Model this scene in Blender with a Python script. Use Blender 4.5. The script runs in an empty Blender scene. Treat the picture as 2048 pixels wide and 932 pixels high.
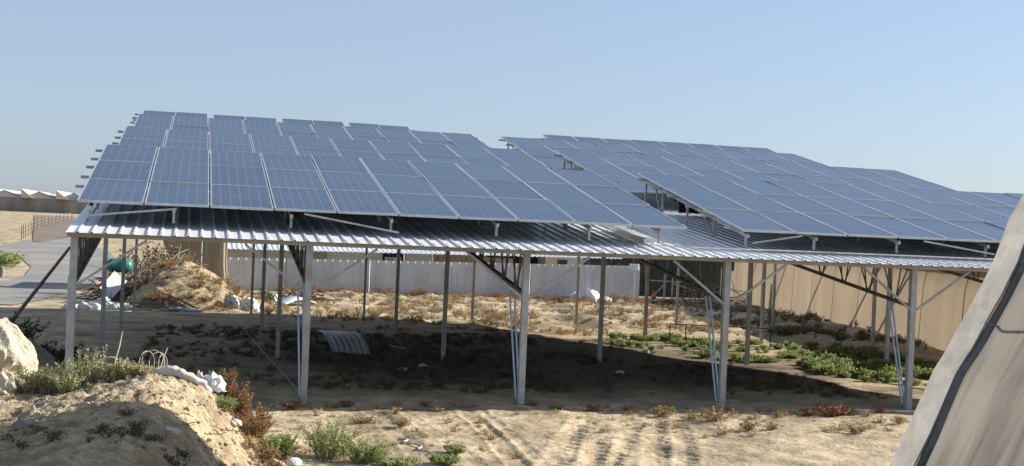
import bpy, math, random
import numpy as np
from mathutils import Vector, Matrix, Euler
R = math.radians
sc = bpy.context.scene
col = sc.collection
rnd = random.Random(7)
# ------------------------------------------------------------------ camera, light, exposure
CAM = Vector((1.789, -20.484, 2.877))
yaw, pitch, roll, FPX = 0.2370, -0.0036, 0.04305, 2600.0
f = Vector((math.sin(yaw)*math.cos(pitch), math.cos(yaw)*math.cos(pitch), math.sin(pitch)))
r = Vector((math.cos(yaw), -math.sin(yaw), 0)); u = r.cross(f)
rr = r*math.cos(roll)+u*math.sin(roll); uu = u*math.cos(roll)-r*math.sin(roll)
cd = bpy.data.cameras.new('camera'); cam = bpy.data.objects.new('camera', cd); col.objects.link(cam)
M3 = Matrix((rr, uu, -f)).transposed()
cam.matrix_world = Matrix.Translation(CAM) @ M3.to_4x4()
cd.sensor_width = 36; cd.lens = FPX/2048*36; cd.clip_end = 6000; cd.clip_start = .1
sc.camera = cam
SUN = Vector((2.3, .22, 1.0)).normalized()
el = math.asin(SUN.z); az = math.atan2(SUN.x, SUN.y)
w = bpy.data.worlds.new('World'); sc.world = w; w.use_nodes = True
nt = w.node_tree; bg = nt.nodes['Background']
sky = nt.nodes.new('ShaderNodeTexSky'); sky.sky_type = 'NISHITA'; sky.sun_disc = False
sky.sun_elevation = el; sky.sun_rotation = az; sky.dust_density = 1.0; sky.air_density = 1.0; sky.ozone_density = 2.5; sky.altitude = 50
tint = nt.nodes.new('ShaderNodeMixRGB'); tint.blend_type = 'MULTIPLY'; tint.inputs[0].default_value = 1; tint.inputs[2].default_value = (1.0, 1.08, 1.26, 1)
nt.links.new(sky.outputs[0], tint.inputs[1]); hz = nt.nodes.new('ShaderNodeMixRGB'); hz.inputs[0].default_value = .58; hz.inputs[2].default_value = (3.1, 3.65, 4.5, 1)
nt.links.new(tint.outputs[0], hz.inputs[1]); nt.links.new(hz.outputs[0], bg.inputs[0]); bg.inputs[1].default_value = .069
sl = bpy.data.lights.new('sun', 'SUN'); sl.energy = 5.0; sl.angle = R(.53); sl.color = (1, .95, .87)
so = bpy.data.objects.new('sun', sl); col.objects.link(so); so.rotation_euler = SUN.to_track_quat('Z', 'Y').to_euler()
sc.view_settings.view_transform = 'Standard'; sc.view_settings.look = 'None'
sc.view_settings.exposure = 1.1; sc.view_settings.gamma = 1
# ------------------------------------------------------------------ materials
MATS = {}
def mat(name, c1, c2=None, scale=5, rough=.8, metal=0, spec=.5, bump=0, bscale=None, detail=6, coord='Object', transl=0, rndv=0, c3=None, s3=1, stretch=None, contrast=(.35, .65), bdist=.02):
    m = bpy.data.materials.new(name); m.use_nodes = True; n = m.node_tree.nodes; l = m.node_tree.links
    b = n['Principled BSDF']; b.inputs['Roughness'].default_value = rough; b.inputs['Metallic'].default_value = metal
    b.inputs['Specular IOR Level'].default_value = spec
    c1 = (*c1, 1); tc = n.new('ShaderNodeTexCoord'); vec = tc.outputs[coord]
    if stretch:
        mp = n.new('ShaderNodeMapping'); mp.inputs['Scale'].default_value = stretch; l.new(vec, mp.inputs[0]); vec = mp.outputs[0]
    out = None
    if c2 is not None:
        nz = n.new('ShaderNodeTexNoise'); nz.inputs['Scale'].default_value = scale; nz.inputs['Detail'].default_value = detail; l.new(vec, nz.inputs[0])
        cr = n.new('ShaderNodeValToRGB'); cr.color_ramp.elements[0].position = contrast[0]; cr.color_ramp.elements[1].position = contrast[1]
        cr.color_ramp.elements[0].color = c1; cr.color_ramp.elements[1].color = (*c2, 1); l.new(nz.outputs[0], cr.inputs[0]); out = cr.outputs[0]
        if c3 is not None:
            n2 = n.new('ShaderNodeTexNoise'); n2.inputs['Scale'].default_value = s3; n2.inputs['Detail'].default_value = 4; l.new(vec, n2.inputs[0])
            r2 = n.new('ShaderNodeValToRGB'); r2.color_ramp.elements[0].position = .48; r2.color_ramp.elements[1].position = .68
            l.new(n2.outputs[0], r2.inputs[0]); mx = n.new('ShaderNodeMixRGB'); l.new(r2.outputs[0], mx.inputs[0]); l.new(out, mx.inputs[1]); mx.inputs[2].default_value = (*c3, 1); out = mx.outputs[0]
        if rndv:
            oi = n.new('ShaderNodeObjectInfo'); mr = n.new('ShaderNodeMapRange'); mr.inputs[3].default_value = 1-rndv; mr.inputs[4].default_value = 1+rndv
            l.new(oi.outputs['Random'], mr.inputs[0]); hs = n.new('ShaderNodeHueSaturation'); l.new(mr.outputs[0], hs.inputs['Value']); l.new(out, hs.inputs['Color']); out = hs.outputs[0]
        l.new(out, b.inputs['Base Color'])
    else: b.inputs['Base Color'].default_value = c1
    if bump:
        nb = n.new('ShaderNodeTexNoise'); nb.inputs['Scale'].default_value = bscale or scale*3; nb.inputs['Detail'].default_value = 8; l.new(vec, nb.inputs[0])
        bp = n.new('ShaderNodeBump'); bp.inputs['Strength'].default_value = bump; bp.inputs['Distance'].default_value = bdist; l.new(nb.outputs[0], bp.inputs['Height']); l.new(bp.outputs[0], b.inputs['Normal'])
    if transl:
        t = n.new('ShaderNodeBsdfTranslucent'); ms = n.new('ShaderNodeMixShader'); ms.inputs[0].default_value = transl
        if out is not None: l.new(out, t.inputs[0])
        else: t.inputs[0].default_value = c1
        l.new(b.outputs[0], ms.inputs[1]); l.new(t.outputs[0], ms.inputs[2]); l.new(ms.outputs[0], n['Material Output'].inputs[0])
    MATS[name] = m; return m
mat('sand', (.33, .257, .163), (.50, .402, .265), 2.6, .95, spec=.1, bump=.8, bscale=13, c3=(.21, .165, .105), s3=.6, bdist=.03, detail=10)
mat('mound_sand', (.27, .21, .13), (.46, .37, .235), 9, .95, spec=.1, bump=1.0, bscale=30, c3=(.22, .165, .105), s3=2.2, bdist=.03, detail=12)
# dark soil and moss patch, also painting the canopy shade deeper into the sand
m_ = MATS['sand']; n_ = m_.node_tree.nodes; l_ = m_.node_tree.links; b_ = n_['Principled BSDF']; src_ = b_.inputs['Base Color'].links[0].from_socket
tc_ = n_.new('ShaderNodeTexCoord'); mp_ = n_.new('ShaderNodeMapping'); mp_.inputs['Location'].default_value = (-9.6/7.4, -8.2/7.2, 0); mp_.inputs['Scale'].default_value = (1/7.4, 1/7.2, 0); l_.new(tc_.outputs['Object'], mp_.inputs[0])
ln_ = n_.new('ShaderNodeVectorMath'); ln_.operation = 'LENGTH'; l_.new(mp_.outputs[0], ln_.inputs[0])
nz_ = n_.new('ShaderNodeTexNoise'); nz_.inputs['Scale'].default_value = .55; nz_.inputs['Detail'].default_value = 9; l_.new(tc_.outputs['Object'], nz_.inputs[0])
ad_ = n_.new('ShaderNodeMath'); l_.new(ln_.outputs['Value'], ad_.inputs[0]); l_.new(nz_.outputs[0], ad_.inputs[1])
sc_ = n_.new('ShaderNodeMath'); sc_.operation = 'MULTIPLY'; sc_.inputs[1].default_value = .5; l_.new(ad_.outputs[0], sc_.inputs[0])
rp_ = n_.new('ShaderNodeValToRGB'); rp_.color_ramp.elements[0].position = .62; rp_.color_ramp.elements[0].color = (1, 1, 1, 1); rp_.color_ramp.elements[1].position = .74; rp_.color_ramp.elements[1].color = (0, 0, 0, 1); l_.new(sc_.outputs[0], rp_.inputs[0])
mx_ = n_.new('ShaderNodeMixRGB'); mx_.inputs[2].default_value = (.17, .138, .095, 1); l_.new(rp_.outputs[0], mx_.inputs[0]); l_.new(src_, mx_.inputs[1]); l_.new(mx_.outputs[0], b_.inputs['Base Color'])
mat('grey_earth', (.22, .185, .14), (.30, .255, .20), 3, .95, spec=.1, bump=.6, bscale=10)
mat('asphalt', (.19, .185, .175), (.245, .235, .22), .35, .9, spec=.2, bump=.2, bscale=30, c3=(.30, .27, .22), s3=.18)
mat('galv', (.37, .38, .37), (.47, .475, .46), 9, .5, .25, spec=.4, rndv=.08, c3=(.33, .30, .26), s3=2.5, detail=10)
mat('galv_sky_tint', (.34, .40, .48), (.42, .48, .56), 6, .45, .4)  # galvanised steel with the sky's blue reflection put into its colour
mat('galv_dark', (.10, .10, .095), (.16, .155, .145), 8, .6, .3)
mat('purlin', (.30, .25, .18), (.40, .35, .27), 3, .6, .3)
mat('sheet', (.82, .83, .84), (.90, .90, .90), 2.2, .30, .20, bump=.12, bscale=3, stretch=(1, .2, 1))
mat('underside', (.13, .125, .115), (.19, .18, .165), 2, .6, .2)  # sheet's lower face coloured darker than its metal, to deepen the shade below
mat('sheet_old', (.55, .58, .61), (.72, .74, .76), 3, .5, .4, bump=.2, bscale=4)
mat('white_paint', (.50, .51, .515), (.60, .605, .60), 1.5, .55, spec=.3, stretch=(1, 1, .4))
mat('white_wall', (.60, .62, .62), (.68, .69, .68), 1, .6)
mat('tan_wall', (.40, .33, .24), (.47, .39, .29), 1, .7)
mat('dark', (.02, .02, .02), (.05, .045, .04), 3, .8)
mat('net_tent', (.36, .30, .22), (.44, .37, .28), 2, .8, spec=.1, transl=.5, stretch=(1, 1, .3))
mat('net', (.225, .178, .124), (.275, .22, .155), .8, .8, spec=.1, transl=.45, stretch=(1, 1, .35))
mat('net_near', (.13, .121, .108), (.25, .235, .208), 1.3, .85, spec=.1, transl=.5, stretch=(.5, 3.2, .35), bump=.35, bscale=40, bdist=.01, detail=10)
mat('plastic_film', (.25, .245, .23), (.33, .32, .30), 4, .6, spec=.3, transl=.55, bump=.5, bscale=8, bdist=.03)
mat('seam', (.09, .08, .07), (.13, .12, .105), 6, .7)
mat('dark_net', (.035, .042, .035), (.07, .075, .06), 2, .9)
mat('white_bag', (.66, .68, .68), (.78, .79, .77), 6, .4, transl=.2, bump=.3, bscale=12)
mat('blue_bag', (.42, .50, .53), (.66, .71, .71), 7, .4, transl=.2, bump=.3, bscale=12)
mat('cloth', (.50, .43, .33), (.60, .53, .43), 8, .8, bump=.3, bscale=20)
mat('green_tank', (.01, .14, .11), (.02, .19, .15), 2, .4)
mat('red', (.45, .05, .03)); mat('yellow', (.75, .7, .12))
mat('wood', (.12, .08, .05), (.22, .15, .10), 9, .9, stretch=(1, 1, 6))
mat('twig', (.22, .16, .11), (.32, .25, .18), 9, .9)
mat('wire', (.30, .28, .25), (.42, .39, .35), 9, .6)
mat('cable', (.16, .15, .14), None, rough=.6)
mat('black_metal', (.015, .015, .015), None, rough=.5)
mat('rubber', (.03, .03, .03), None, rough=.8)
mat('clay', (.42, .36, .26), (.54, .47, .35), 7, .95, spec=.1, bump=1.0, bscale=9, bdist=.06)
mat('stone', (.42, .37, .30), (.56, .50, .42), 8, .9, rndv=.2, bump=.4)
mat('dark_stone', (.16, .15, .13), (.26, .24, .21), 8, .9, bump=.4)
mat('leaf_olive', (.29, .29, .13), (.42, .41, .21), 20, .7, transl=.3)
mat('leaf_green', (.15, .215, .045), (.27, .34, .10), 20, .7, transl=.35)
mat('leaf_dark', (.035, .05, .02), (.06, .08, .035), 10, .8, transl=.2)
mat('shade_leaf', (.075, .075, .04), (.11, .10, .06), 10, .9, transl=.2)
mat('leaf_dry', (.20, .115, .05), (.30, .18, .08), 20, .9, transl=.25)
mat('leaf_straw', (.36, .26, .13), (.46, .35, .19), 20, .9, transl=.25)
mat('leaf_red', (.20, .09, .05), (.28, .14, .08), 20, .9, transl=.2)
mat('stem', (.20, .16, .09), (.28, .22, .13), 20, .9)
mat('gh_roof', (.52, .54, .55), (.62, .63, .63), .1, .5, transl=.3)
mat('gh_tan', (.52, .44, .32), (.6, .5, .38), .1, .8)
mat('gh_net', (.19, .165, .135), (.30, .265, .225), .5, .9, stretch=(1, 1, .25))
mat('hill', (.12, .092, .065), (.19, .145, .10), .3, .95)
mat('glassy', (.04, .05, .06), None, rough=.1)
# photovoltaic glass with its cell grid
def pv():
    m = bpy.data.materials.new('pv_glass'); m.use_nodes = True; n = m.node_tree.nodes; l = m.node_tree.links; b = n['Principled BSDF']
    tc = n.new('ShaderNodeTexCoord'); sp = n.new('ShaderNodeSeparateXYZ'); l.new(tc.outputs['Object'], sp.inputs[0])
    def lines(sock, pitch_, wid):
        a = n.new('ShaderNodeMath'); a.operation = 'DIVIDE'; l.new(sock, a.inputs[0]); a.inputs[1].default_value = pitch_
        c = n.new('ShaderNodeMath'); c.operation = 'FRACT'; l.new(a.outputs[0], c.inputs[0])
        d = n.new('ShaderNodeMath'); d.operation = 'LESS_THAN'; l.new(c.outputs[0], d.inputs[0]); d.inputs[1].default_value = wid/pitch_; return d.outputs[0]
    gx = lines(sp.outputs[0], .158, .010); gy = lines(sp.outputs[1], .158, .008); gm = lines(sp.outputs[1], .953, .022)
    mx = n.new('ShaderNodeMath'); mx.operation = 'MAXIMUM'; l.new(gx, mx.inputs[0]); l.new(gy, mx.inputs[1])
    mx2 = n.new('ShaderNodeMath'); mx2.operation = 'MAXIMUM'; l.new(mx.outputs[0], mx2.inputs[0]); l.new(gm, mx2.inputs[1])
    nz = n.new('ShaderNodeTexNoise'); nz.inputs['Scale'].default_value = 2.2; l.new(tc.outputs['Object'], nz.inputs[0])
    oi = n.new('ShaderNodeObjectInfo'); ad = n.new('ShaderNodeMath'); l.new(nz.outputs[0], ad.inputs[0]); l.new(oi.outputs['Random'], ad.inputs[1])
    mr = n.new('ShaderNodeMapRange'); mr.inputs[1].default_value = .3; mr.inputs[2].default_value = 1.7; l.new(ad.outputs[0], mr.inputs[0])
    cm = n.new('ShaderNodeMixRGB'); cm.inputs[1].default_value = (.016, .034, .068, 1); cm.inputs[2].default_value = (.034, .058, .096, 1); l.new(mr.outputs[0], cm.inputs[0])
    gl = n.new('ShaderNodeMixRGB'); gl.inputs[2].default_value = (.115, .145, .19, 1); l.new(mx2.outputs[0], gl.inputs[0]); l.new(cm.outputs[0], gl.inputs[1])
    l.new(gl.outputs[0], b.inputs['Base Color']); b.inputs['Roughness'].default_value = .24; b.inputs['IOR'].default_value = 1.5; b.inputs['Specular IOR Level'].default_value = .52
    MATS['pv'] = m
pv()
mat('pv_frame', (.42, .46, .49), (.50, .54, .57), 5, .4, .5)
mat('sky_blocker_dark', (.03, .035, .045), None, rough=.7)
mat('pv_back', (.015, .018, .028), None, rough=.6)
# ------------------------------------------------------------------ helpers
def tag(o, label=None, cat=None, group=None, kind=None):
    for k, v in (('label', label), ('category', cat), ('group', group), ('kind', kind)):
        if v: o[k] = v
    return o
def empty(name, loc, label, cat, group=None):
    o = bpy.data.objects.new(name, None); col.objects.link(o); o.location = loc; o.empty_display_size = .3
    return tag(o, label, cat, group)
class MB:
    def __init__(s): s.v = []; s.f = []; s.m = []; s.mi = 0
    def add(s, vs, fs):
        n = len(s.v); s.v += [tuple(p) for p in vs]; s.f += [tuple(i+n for i in q) for q in fs]; s.m += [s.mi]*len(fs); return s
    def box(s, a, b):
        x0, y0, z0 = a; x1, y1, z1 = b
        return s.add([(x0,y0,z0),(x1,y0,z0),(x1,y1,z0),(x0,y1,z0),(x0,y0,z1),(x1,y0,z1),(x1,y1,z1),(x0,y1,z1)],
                     [(0,3,2,1),(4,5,6,7),(0,1,5,4),(1,2,6,5),(2,3,7,6),(3,0,4,7)])
    def bar(s, a, b, w=.04, h=None, up=(0,0,1)):
        a = Vector(a); b = Vector(b); h = h or w; d = (b-a).normalized(); upv = Vector(up)
        if abs(d.dot(upv)) > .95: upv = Vector((0,1,0))
        x = d.cross(upv).normalized()*w/2; y = x.cross(d).normalized()*h/2
        vs = [a-x-y, a+x-y, a+x+y, a-x+y, b-x-y, b+x-y, b+x+y, b-x+y]
        return s.add(vs, [(0,3,2,1),(4,5,6,7),(0,1,5,4),(1,2,6,5),(2,3,7,6),(3,0,4,7)])
    def tube(s, pts, rad, n=6, cap=True):
        pts = [Vector(p) for p in pts]; rs = rad if isinstance(rad, (list, tuple)) else [rad]*len(pts); vs = []; fs = []
        for i, p in enumerate(pts):
            d = (pts[min(i+1, len(pts)-1)]-pts[max(i-1, 0)]).normalized(); a = Vector((0,0,1)) if abs(d.z) < .9 else Vector((1,0,0))
            x = d.cross(a).normalized(); y = d.cross(x).normalized()
            for k in range(n):
                t = 2*math.pi*k/n; vs.append(p+(x*math.cos(t)+y*math.sin(t))*rs[i])
        for i in range(len(pts)-1):
            for k in range(n): fs.append((i*n+k, i*n+(k+1) % n, (i+1)*n+(k+1) % n, (i+1)*n+k))
        if cap: fs.append(tuple(range(n))[::-1]); fs.append(tuple((len(pts)-1)*n+k for k in range(n)))
        return s.add(vs, fs)
    def build(s, name, mats, parent=None, smooth=False, origin=None):
        me = bpy.data.meshes.new(name)
        off = Vector(parent.location) if parent else Vector(origin or (0,0,0))
        if parent and parent.parent: off = off+Vector(parent.parent.location)
        me.from_pydata([(x-off.x, y-off.y, z-off.z) for x, y, z in s.v], [], s.f)
        for m in (mats if isinstance(mats, (list, tuple)) else [mats]): me.materials.append(MATS[m])
        me.polygons.foreach_set('material_index', s.m)
        if smooth: me.polygons.foreach_set('use_smooth', [True]*len(s.f))
        me.update(); o = bpy.data.objects.new(name, me); col.objects.link(o)
        if parent: o.parent = parent
        elif origin: o.location = origin
        return o
def npmesh(name, V, Q, mats, MI=None, smooth=False, parent=None, origin=None):
    me = bpy.data.meshes.new(name); V = np.asarray(V, dtype=np.float32).copy(); Q = np.asarray(Q, dtype=np.int32)
    off = np.array(parent.location if parent else (origin or (0,0,0)), dtype=np.float32); V -= off
    me.vertices.add(len(V)); me.vertices.foreach_set('co', V.ravel()); me.loops.add(Q.size); me.loops.foreach_set('vertex_index', Q.ravel())
    me.polygons.add(len(Q)); me.polygons.foreach_set('loop_start', np.arange(0, Q.size, Q.shape[1], dtype=np.int32))
    try: me.polygons.foreach_set('loop_total', np.full(len(Q), Q.shape[1], dtype=np.int32))
    except Exception: pass
    for m in mats: me.materials.append(MATS[m])
    if MI is not None: me.polygons.foreach_set('material_index', np.asarray(MI, dtype=np.int32))
    me.polygons.foreach_set('use_smooth', np.full(len(Q), smooth)); me.update(calc_edges=True); me.validate()
    o = bpy.data.objects.new(name, me); col.objects.link(o)
    if parent: o.parent = parent
    elif origin: o.location = origin
    return o
# value noise
_rs = np.random.RandomState(3); _T = _rs.rand(256, 256)
def vn(x, y):
    xi = np.floor(x).astype(int); yi = np.floor(y).astype(int); fx = x-xi; fy = y-yi; fx = fx*fx*(3-2*fx); fy = fy*fy*(3-2*fy)
    a = _T[xi % 256, yi % 256]; b = _T[(xi+1) % 256, yi % 256]; c = _T[xi % 256, (yi+1) % 256]; d = _T[(xi+1) % 256, (yi+1) % 256]
    return (a*(1-fx)+b*fx)*(1-fy)+(c*(1-fx)+d*fx)*fy-.5
def fbm(x, y, o=4, g=.5):
    s = 0; a = 1
    for i in range(o): s = s+a*vn(x*2**i+17*i, y*2**i+5*i); a *= g
    return s
GY = [-60, 6, 20.6, 43, 62, 120, 300, 900, 3000]; GZ = [0, 0, -.13, -.6, -.65, -.1, 2.0, 2.4, -20]
def base(y): return np.interp(y, GY, GZ)
TR = [  # three (x, y) points of each wheel track, width, depth, lug amplitude
    ((6.12, -5.2), (6.89, -3.3), (7.78, -1.2), .40, .026, 0.031), ((6.60, -5.2), (7.30, -3.3), (7.86, -1.2), .34, .022, 0.023), ((6.88, -5.2), (7.55, -3.7), (8.33, -1.9), .24, .012, 0.018),
    ((7.47, -5.2), (8.16, -3.25), (8.85, -1.3), .34, .026, 0.029), ((7.84, -5.2), (8.45, -3.65), (9.01, -1.65), .30, .018, 0.023),
    ((5.72, -5.2), (5.88, -2.9), (5.94, -.5), .26, .035, .003), ((6.05, -5.2), (6.15, -3.3), (6.14, -.5), .16, .020, .002), ((4.54, -5.2), (4.58, -2.95), (4.48, -1.1), .28, .028, .005), ((5.25, -5.2), (5.1, -2.95), (4.9, -.4), .20, .018, .003)]
def tracks(x, y):
    z = np.zeros_like(x)
    for a, b, c, wd, dp, lug in TR:
        P = np.polyfit([a[1], b[1], c[1]], [a[0], b[0], c[0]], 2); cx = np.polyval(P, np.maximum(y, -7)); y1 = c[1]+.5
        fade = np.clip((y1-y)/.9, 0, 1)*(.65+.7*np.clip(vn(x*1.5+a[0], y*1.5)+.5, 0, 1)); s = (x-cx+.05*vn(y*1.3+a[0], y*0+3))/(wd/2)
        ins = np.clip((1.15-np.abs(s))/.3, 0, 1)*fade; rim = np.exp(-((np.abs(s)-1.35)/.3)**2)*fade; ph = (y/.25+.55*np.abs(s))*2*np.pi
        z = z-dp*ins*.45+rim*dp*.25+.62*lug*ins*np.sin(ph)*(.6+.8*np.clip(vn(x*2+7, y*2)+.5, 0, 1))
    return z
def ground(x, y):
    x = np.asarray(x, float); y = np.asarray(y, float); z = base(y)
    near = np.clip((30-y)/20, 0, 1)
    z = z+.07*fbm(x*.35, y*.35)*np.where((x < -1) & (y > 20), .3, 1)+.035*fbm(x*1.7+9, y*1.7, 3)*np.clip((60-y)/40, 0, 1)
    z = z+.022*fbm(x*6, y*6, 3)*np.clip((4-y)/3, 0, 1)
    z = z+np.clip((3-y)/2, 0, 1)*tracks(x, y)
    # low hummocks in the sunlit weedy strip
    hm = np.clip((y-16)/3, 0, 1)*np.clip((44-y)/4, 0, 1)*np.clip((x-5)/4, 0, 1)
    z = z+hm*.30*fbm(x*.8+40, y*.45, 3)
    hill = 14*np.exp(-((x+22)/26)**2)*np.exp(-((y-900)/220)**2)
    return z+hill
def axis(segs):
    out = []
    for a, b, st in segs: out += list(np.arange(a, b, st))
    out.append(segs[-1][1]); return np.array(sorted(set(np.round(out, 4))))
XS = axis([(-1500, -300, 100), (-300, -60, 15), (-60, -12, 3), (-12, 1, .3), (1, 4, .06), (4, 9.6, .034), (9.6, 12.5, .06), (12.5, 26, .25), (26, 60, 2), (60, 300, 20), (300, 1500, 100)])
YS = axis([(-40, -8, 2), (-8, -6.4, .2), (-6.4, .4, .036), (.4, 4, .1), (4, 48, .25), (48, 130, 3), (130, 400, 15), (400, 3000, 100)])
def hgrid(name, XS, YS, fn, m, smooth=True):
    X, Y = np.meshgrid(XS, YS); Z = fn(X, Y); V = np.stack([X, Y, Z], -1).reshape(-1, 3); nx = len(XS); ny = len(YS)
    i = (np.arange(ny-1)[:, None]*nx+np.arange(nx-1)[None]).ravel(); Q = np.stack([i, i+1, i+nx+1, i+nx], 1)
    o = npmesh(name, V, Q, [m], smooth=smooth); return tag(o, kind='structure')
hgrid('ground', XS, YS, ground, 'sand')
def gz(x, y): return float(ground(np.array([x]), np.array([y]))[0])
# road: strips that follow the ground
def strip(name, rows, m, lift=.03):
    V = []; Q = []; n = 9
    for k, (y, xa, xb) in enumerate(rows):
        for j in range(n): xx = xa+(xb-xa)*j/(n-1); V.append((xx, y, gz(xx, y)+lift))
    for k in range(len(rows)-1):
        for j in range(n-1): a = k*n+j; Q.append((a, a+1, a+n+1, a+n))
    return tag(npmesh(name, V, Q, [m], smooth=True), kind='structure')
def lerp_rows(keys, step=1.0):
    ys = np.arange(keys[0][0], keys[-1][0]+.01, step); k = np.array(keys); return [(y, np.interp(y, k[:, 0], k[:, 1]), np.interp(y, k[:, 0], k[:, 2])) for y in ys]
strip('road', lerp_rows([(22, -9.5, -3.6), (26, -9.5, -3.2), (36, -7.4, -3.0), (43.5, -6.9, -2.95), (50, -6.7, -2.9), (61, -7.7, -2.9), (73, -9.8, -3.6), (88, -14, -5.0), (106, -14, -8.3), (122, -13, -10.6)]), 'asphalt')
strip('side_road', lerp_rows([(22, -30, -9.5), (28, -30, -9.5), (35, -30, -8.2), (43, -30, -7.0)]), 'asphalt', .026)
strip('cross_road', lerp_rows([(74, -60, -10.2), (80, -60, -11.5), (88, -60, -14.02)]), 'asphalt', .026)
# foreground sand mound
HX = ([-7, -4, -1.5, -.32, .24, .78, 1.32, 1.6, 1.85, 2.06, 2.42, 2.73, 3.0], [-.3, .5, .86, .80, .80, .90, 1.03, 1.05, .95, .78, .36, 0, -.15])
HY = ([-15, -13, -11, -9, -8, -7, -6, -5, -4.3, -3.5, -2.8], [-.1, .3, .6, .78, .86, .93, .98, 1, .75, .25, -.12])
def mound(x, y):
    h = np.interp(x+.17*np.maximum(0, -5-y), *HX)*np.interp(y, *HY)
    d = .06*fbm(x*1.6, y*1.6, 3)+.055*fbm(x*4+3, y*4, 4, .55)+.045*fbm(x*13, y*13, 3, .6)-.05*np.clip(vn(x*3+50, y*3+20)-.12, 0, 1)
    steep = np.clip((x-1.2)/.8, 0, 1); d = d+steep*(.07*np.abs(fbm(x*5+8, y*5, 4)))
    return h+d*np.clip(h*4+.3, 0, 1)
hgrid('sand_mound', axis([(-7, -1, .12), (-1, 3.0, .022)]), axis([(-15, -10, .12), (-10, -4, .028), (-4, -2.8, .08)]), mound, 'mound_sand')
def mz(x, y): return float(mound(np.array([x]), np.array([y]))[0])
# shaded earth bank to the left
def bank(x, y):
    e = np.clip((-.30-x)/.80, -.2, 1); h = 1.02*np.where(e > 0, e**.85, e)*np.interp(y, [-3, -.8, .6, 1.8, 4, 5.5], [-.1, .55, 1, 1, .5, -.15])*np.interp(x, [-9, -6, -3, 0], [-.1, .8, 1.1, 1])
    return h+.08*fbm(x*1.5, y*1.5, 4)
hgrid('earth_bank', axis([(-9, -.1, .1)]), axis([(-3, 5.5, .1)]), bank, 'grey_earth')
# debris mound behind the posts
def dmound(x, y):
    px = np.interp(x, [-1.6, -.5, .15, .6, 1.1, 1.45, 1.9, 2.6, 3.3, 4.3, 5.2], [-.1, .15, .75, 1.22, 1.36, 1.38, 1.28, .92, .50, .20, -.1]); py = np.interp(y, [20.6, 22, 23.5, 25, 26.5, 28.5, 30.5], [-.12, .38, .78, 1, 1.02, .6, -.1])
    h = px*py; return base(y)-.12+h*1.12+(.12*fbm(x*1.5+4, y*1.5, 4)+.10*fbm(x*5, y*5, 3))*np.clip(h*3, 0, 1)
hgrid('debris_mound', axis([(-1.6, 5.2, .08)]), axis([(20.6, 30.5, .1)]), dmound, 'mound_sand')
def dz(x, y): return max(gz(x, y), float(dmound(np.array([x]), np.array([y]))[0]) if -1.6 < x < 5.2 and 20.6 < y < 30.5 else -9)
# ------------------------------------------------------------------ canopy
RS = .118
def rz(y): return 2.55+RS*y        # underside plane of the roof sheet
XR = 21.35; S = 3.5
can = empty('canopy', (0, 0, 0), 'long open steel canopy with corrugated metal roof carrying solar panel rows over the sand yard', 'canopy')
# one corrugated roof sheet
mb = MB(); prof = []; xx = -.12; pit = .2
while xx < XR:
    prof += [(xx, 0), (xx+.15, 0), (xx+.160, .020), (xx+.188, .020)]; xx += pit
prof.append((xx, 0))
ysg = [-.16, 7.2, 14.6, 22.1]
vs = []; fs = []
for yy in ysg:
    for j, (a, h) in enumerate(prof): vs.append((a, yy, rz(yy)+.006+h))
n = len(prof)
for k in range(len(ysg)-1):
    for j in range(n-1): a = k*n+j; fs.append((a, a+1, a+n+1, a+n))
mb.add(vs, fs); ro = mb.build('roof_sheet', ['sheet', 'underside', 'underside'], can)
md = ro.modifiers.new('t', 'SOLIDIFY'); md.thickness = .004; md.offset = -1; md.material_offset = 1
mb = MB()
for yy in (-.05, 1.4, 2.85, 4.3):
    for k in range(107):
        X = -.12+.2*k+.174; z = rz(yy)+.026; mb.box((X-.012, yy-.012, z), (X+.012, yy+.012, z+.012))
sc_ = mb.build('screw_row', 'galv', ro); sc_['kind'] = 'stuff'
# eave channel and purlins below the sheet
mb = MB(); mb.bar((-.10, -.10, rz(-.1)-.035), (XR, -.10, rz(-.1)-.035), .05, .07); mb.build('eave_purlin', 'purlin', can)
for y in np.arange(1.4, 22, 1.45):
    MB().bar((-.10, y, rz(y)-.03), (XR, y, rz(y)-.03), .05, .05).build('purlin', 'galv_dark', can)
# posts
pm = MB(); pm.box((-.065, -.065, -.15), (.065, .065, 1)); 
def post(k, y, wd, ztop, m):
    zb = gz(k*S, y)-.15; b = MB()
    h = wd/2; # H section: web and two flanges
    b.box((k*S-h, y-h, zb), (k*S+h, y-h+.012, ztop)); b.box((k*S-h, y+h-.012, zb), (k*S+h, y+h, ztop)); b.box((k*S-h+.002, y-h+.012, zb), (k*S-h+.016, y+h-.012, ztop)); b.box((k*S+h-.016, y-h+.012, zb), (k*S+h-.002, y+h-.012, ztop))
    o = b.build('post', m, can)
    if y == 0: MB().box((k*S-.11, y-.10, zb+.10), (k*S+.11, y+.10, zb+.165)).build('base_plate', 'galv_dark', o)
    return o
RY = [(0, .103, 'galv'), (6.88, .085, 'galv'), (13.8, .085, 'galv'), (20.57, .075, 'galv')]
for yy, wd, m in RY:
    for k in range(7):
        post(k, yy, wd, rz(yy)-.075, m)
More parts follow.
